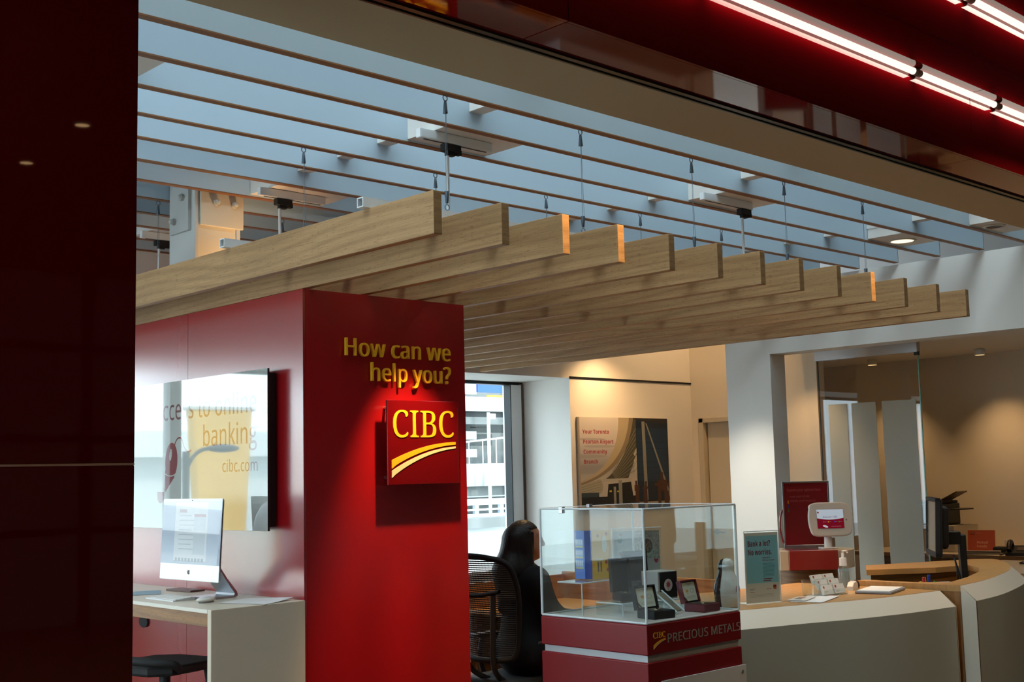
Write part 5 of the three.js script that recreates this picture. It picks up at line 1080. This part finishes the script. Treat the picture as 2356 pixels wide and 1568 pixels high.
{
  const c = thing('task_chair', 'dark mesh-back task chair holding the seated woman', 'chair', [5.22, 0, -5.50], 1.62);
  // facing +z; back at -z
  const back = []; const W = 0.235;
  const bz = (y) => -0.30 - 0.10 * (y - 0.6) - 0.12 * Math.pow(Math.max(0, y - 0.9), 1.0);
  const outline = [[-0.20, 0.60], [-0.235, 0.80], [-0.245, 1.02], [-0.215, 1.135], [-0.12, 1.17], [0, 1.18], [0.12, 1.17], [0.215, 1.135], [0.245, 1.02], [0.235, 0.80], [0.20, 0.60], [0.1, 0.575], [-0.1, 0.575]];
  mesh('back_frame', tube(outline.map(([x, y]) => V(x, y, bz(y) + 0.10 * (x * x) / 0.06)), 0.017, 90, 8, true), M.blackSoft, c);
  const strands = [];
  for (let y = 0.60; y < 1.165; y += 0.0125) { const hw = y > 1.02 ? 0.243 * Math.sqrt(Math.max(0, 1 - ((y - 1.02) / 0.17) ** 2.4)) : 0.20 + 0.045 * Math.min(1, (y - 0.6) / 0.4); const pts = []; for (let i = 0; i <= 6; i++) { const x = -hw + 2 * hw * i / 6; pts.push(V(x, y, bz(y) + 0.10 * x * x / 0.06)); } strands.push(tube(pts, 0.0036, 6, 4)); }
  for (let x = -0.22; x <= 0.221; x += 0.02) { const top = 1.165 - 0.7 * x * x, pts = []; for (let i = 0; i <= 6; i++) { const y = 0.60 + (top - 0.60) * i / 6; pts.push(V(x, y, bz(y) + 0.10 * x * x / 0.06)); } strands.push(tube(pts, 0.0012, 6, 4)); }
  const m = mesh('back_mesh', join(...strands), std(0x33373c, 0.6), c); m.userData.kind = 'stuff';
  mesh('lumbar_bar', tube([V(-0.215, 0.98, bz(0.98) - 0.02), V(0, 0.95, bz(0.95) - 0.035), V(0.215, 0.98, bz(0.98) - 0.02)], 0.013, 18), M.blackSoft, c);
  for (const s of [-1, 1]) mesh('spine_bar', tube([V(s * 0.17, 0.96, bz(0.96) - 0.03), V(s * 0.15, 0.75, -0.36), V(s * 0.10, 0.52, -0.30), V(s * 0.03, 0.40, -0.10)], 0.017, 24), std(0x3a3d42, 0.35, { metalness: 0.4 }), c);
  const st = new THREE.Shape(); st.moveTo(-0.20, -0.22); st.quadraticCurveTo(0, -0.26, 0.20, -0.22); st.lineTo(0.24, 0.18); st.quadraticCurveTo(0, 0.30, -0.24, 0.18); st.lineTo(-0.20, -0.22);
  mesh('seat', flat(new THREE.ExtrudeGeometry(st, { depth: 0.03, bevelEnabled: true, bevelSize: 0.015, bevelThickness: 0.02, bevelSegments: 3 })).rotateX(Math.PI / 2).translate(0, 0.435, 0), M.blackSoft, c);
  for (const s of [-1, 1]) { const a = mesh('armrest', bx(0.075, 0.028, 0.25, s * 0.30, 0.665, 0.02, 0.012), std(0x2c2622, 0.4), c); mesh('arm_post', tube([V(s * 0.30, 0.655, 0.0), V(s * 0.305, 0.55, -0.02), V(s * 0.28, 0.42, 0.0), V(s * 0.14, 0.36, 0.0)], 0.016, 24), std(0x3a3d42, 0.35, { metalness: 0.4 }), a); }
  mesh('column', cyl(0.028, 0.028, 0.30, 0, 0.24, 0), M.darkMetal, c);
  for (let i = 0; i < 5; i++) { const a = i / 5 * 6.283 + 0.3, l = mesh('base_spoke', rod(V(0, 0.11, 0), V(0.31 * Math.cos(a), 0.075, 0.31 * Math.sin(a)), 0.024, 8, 0.016), M.darkMetal, c); mesh('caster', cyl(0.028, 0.028, 0.04, 0, 0, 0, 16).rotateZ(Math.PI / 2).rotateY(-a).translate(0.31 * Math.cos(a), 0.0285, 0.31 * Math.sin(a)), M.black, l); }
}
{
  const d = thing('adviser_desk', 'wooden desk with orange-brown screen in front of the seated woman', 'desk', [6.05, 0, -5.62], 0);
  mesh('top', bx(0.95, 0.03, 1.5, 0, 0.735, 0, 0.003, 'z'), M.top, d);
  mesh('modesty_screen', bx(0.03, 0.60, 1.5, 0.47, 0.64, 0, 0.004, 'z'), M.walnut, d);
  mesh('side_screen', bx(0.92, 0.56, 0.025, 0.0, 0.64, -0.74, 0.003), M.walnut, d);
  for (const z of [-0.71, 0.71]) mesh('leg_panel', bx(0.86, 0.72, 0.03, 0.0, 0.36, z), M.walnut, d);
}
sheet('paper_sheet', 'white papers on the wooden desk in front of the woman', 0.22, 0.30, 5.93, 0.7505, -5.5, 0.2, M.paper, 0.003);

// ================================================================ outside the windows
{
  const g = struct('ground', span(-70, 90, -3.3, -3.0, -90, -9.4), M.concreteLight, 'pale concrete ground outside the windows', 'ground');
}
// view to the right of the red block: ramps, rails and a lamp post, along x at several depths
const OUT = 'concrete works outside the window';
function slab(label, x0, x1, y0, y1, z0, z1, m = M.concrete, cat = 'ramp', name = 'road_slab') { return tag(mesh(name, span(x0, x1, y0, y1, z0, z1), m), label, cat); }
slab('low pale concrete wall just outside the window', 6, 40, -3.0, 0.71, -17.0, -16.6, M.concreteLight, 'wall', 'concrete_wall');
slab('weathered concrete kerb on top of the low pale wall', 6, 40, 0.712, 0.89, -17.05, -16.5, M.concrete, 'kerb', 'concrete_kerb');
{
  const r = thing('guard_rail', 'white guard rail on the concrete kerb outside', 'railing', [0, 0.892, -16.8]);
  mesh('rail', span(6, 40, 0.0, 0.06, -0.06, 0.06), std(0xa9bccf, 0.5), r); mesh('rail', span(6, 40, 0.12, 0.15, -0.04, 0.04), M.metalWhite, r); mesh('rail', span(6, 40, 0.22, 0.33, -0.04, 0.04), M.metalWhite, r);
  for (let x = 6.3; x < 40; x += 0.62) mesh('post', span(x - 0.05, x + 0.05, 0.06, 0.22, -0.03, 0.03), std(0x8d99a6, 0.5), r);
}
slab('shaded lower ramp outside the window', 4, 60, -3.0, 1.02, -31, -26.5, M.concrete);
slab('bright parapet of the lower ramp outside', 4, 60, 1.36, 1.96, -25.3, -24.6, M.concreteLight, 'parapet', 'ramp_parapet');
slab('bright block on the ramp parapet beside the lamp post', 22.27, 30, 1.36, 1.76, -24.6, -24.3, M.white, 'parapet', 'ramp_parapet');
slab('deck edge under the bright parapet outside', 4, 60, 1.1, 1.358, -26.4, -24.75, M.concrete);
{
  const r = thing('handrail', 'thin slanting handrail above the bright parapet outside', 'railing', [0, 1.962, -24.9]);
  mesh('rail', rod(V(16, -0.62 + 0.70, 0), V(34, 1.52 + 0.1, 0), 0.025, 8), M.metalWhite, r);
  for (let x = 16.5; x < 34; x += 0.5) mesh('post', rod(V(x, 0, 0), V(x, 0.08 + (x - 16) * 0.0855, 0), 0.014, 6), M.metalWhite, r);
}
{
  const l = thing('lamp_post', 'white lamp post standing before the bright parapet outside', 'lamp post', [22.05, -3, -24.15]);
  mesh('pole', rod(V(0, 0, 0), V(0, 6.30, 0), 0.045, 12), M.metalWhite, l); mesh('lantern', bx(0.17, 0.14, 0.14, 0.12, 6.2, 0, 0.01), M.metalWhite, l);
}
{
  const b = thing('parking_structure', 'grey multi-storey concrete parking structure outside the window', 'building', [0, 0, -39]);
  for (let i = 0; i < 9; i++) mesh('deck', span(4, 35.35, -2.9 + i * 0.76, -2.55 + i * 0.76, -6, -0.5), M.concreteLight, b);
  for (let x = 6; x < 35; x += 5.6) mesh('column', span(x, x + 0.5, -3, 3.6, -3, -2.4), M.concrete, b);
  mesh('pier', span(35.62, 36.5, -3, 3.82, -3.4, -2.2), M.concrete, b);
  mesh('pier_head', span(35.0, 38, 3.0, 3.5, -3.2, -2.4), M.concrete, b);
  mesh('cross_beam', span(4, 70, 3.82, 4.13, -8, -0.2), M.concrete, b);
  mesh('recess', span(4, 70, 4.13, 4.37, -8, -0.9), std(0x6f7476, 0.8), b);
  mesh('upper_beam', span(4, 70, 4.37, 4.98, -8, 0), M.concreteLight, b);
  mesh('back_wall', span(4, 70, -3, 5.0, -12, -11.6), M.concrete, b);
  mesh('sign_panel', span(35.2, 38, 5.2, 5.9, -0.3, -0.2), std(0x1f52c4, 0.5), b);
  mesh('sign_panel', span(28, 35.12, 5.1, 5.9, -0.3, -0.2), M.white, b);
  mesh('yellow_strip', span(35.7, 38, 4.99, 5.08, -0.2, -0.1), std(0xd8b030, 0.6), b);
  mesh('top_wall', span(4, 70, 4.99, 9, -3, -2.6), M.concrete, b);
}
// what the glass board and the screen mirror: street lamp, ochre tower and pale overpass to the left
{
  const l = thing('street_lamp', 'street lamp mirrored in the glass board and the computer screen', 'street lamp', [-5.49, -3, -22]);
  mesh('pole', rod(V(0, 0, 0), V(0, 5.25, 0), 0.07, 12), std(0x2f3a44, 0.5), l);
  mesh('arm', tube([V(0, 4.85, 0), V(-0.12, 5.10, 0), V(-0.30, 5.26, 0), V(-0.55, 5.32, 0)], 0.04, 20), std(0x2f3a44, 0.5), l);
  mesh('head', ball(1, -0.82, 5.31, 0, 0.36, 0.085, 0.16), std(0x2f3a44, 0.5), l);
}
{
  const b = thing('ochre_tower', 'tapering ochre tower mirrored in the glass board', 'building', [-16.85, 0, -40]);
  const g = extrude([[-0.75, -3], [0.75, -3], [1.25, 4.25], [-1.18, 4.25]], 0.5).translate(0, 0, -0.5);
  mesh('shaft', g, std(0xdcae5a, 0.8), b); mesh('cap', bx(2.6, 0.12, 0.6, 0.04, 4.31, -0.25), std(0xc9c6bc, 0.7), b);
}
slab('pale overpass far behind the ochre tower', -60, 6, 2.91, 4.2, -60, -56, M.concretePale, 'overpass', 'overpass_deck');
slab('pale wall under the overpass, mirrored in the glass board', -60, 6, -3, 2.9, -58, -57.6, M.concretePale, 'wall', 'concrete_wall');

renderer.render(scene, camera);
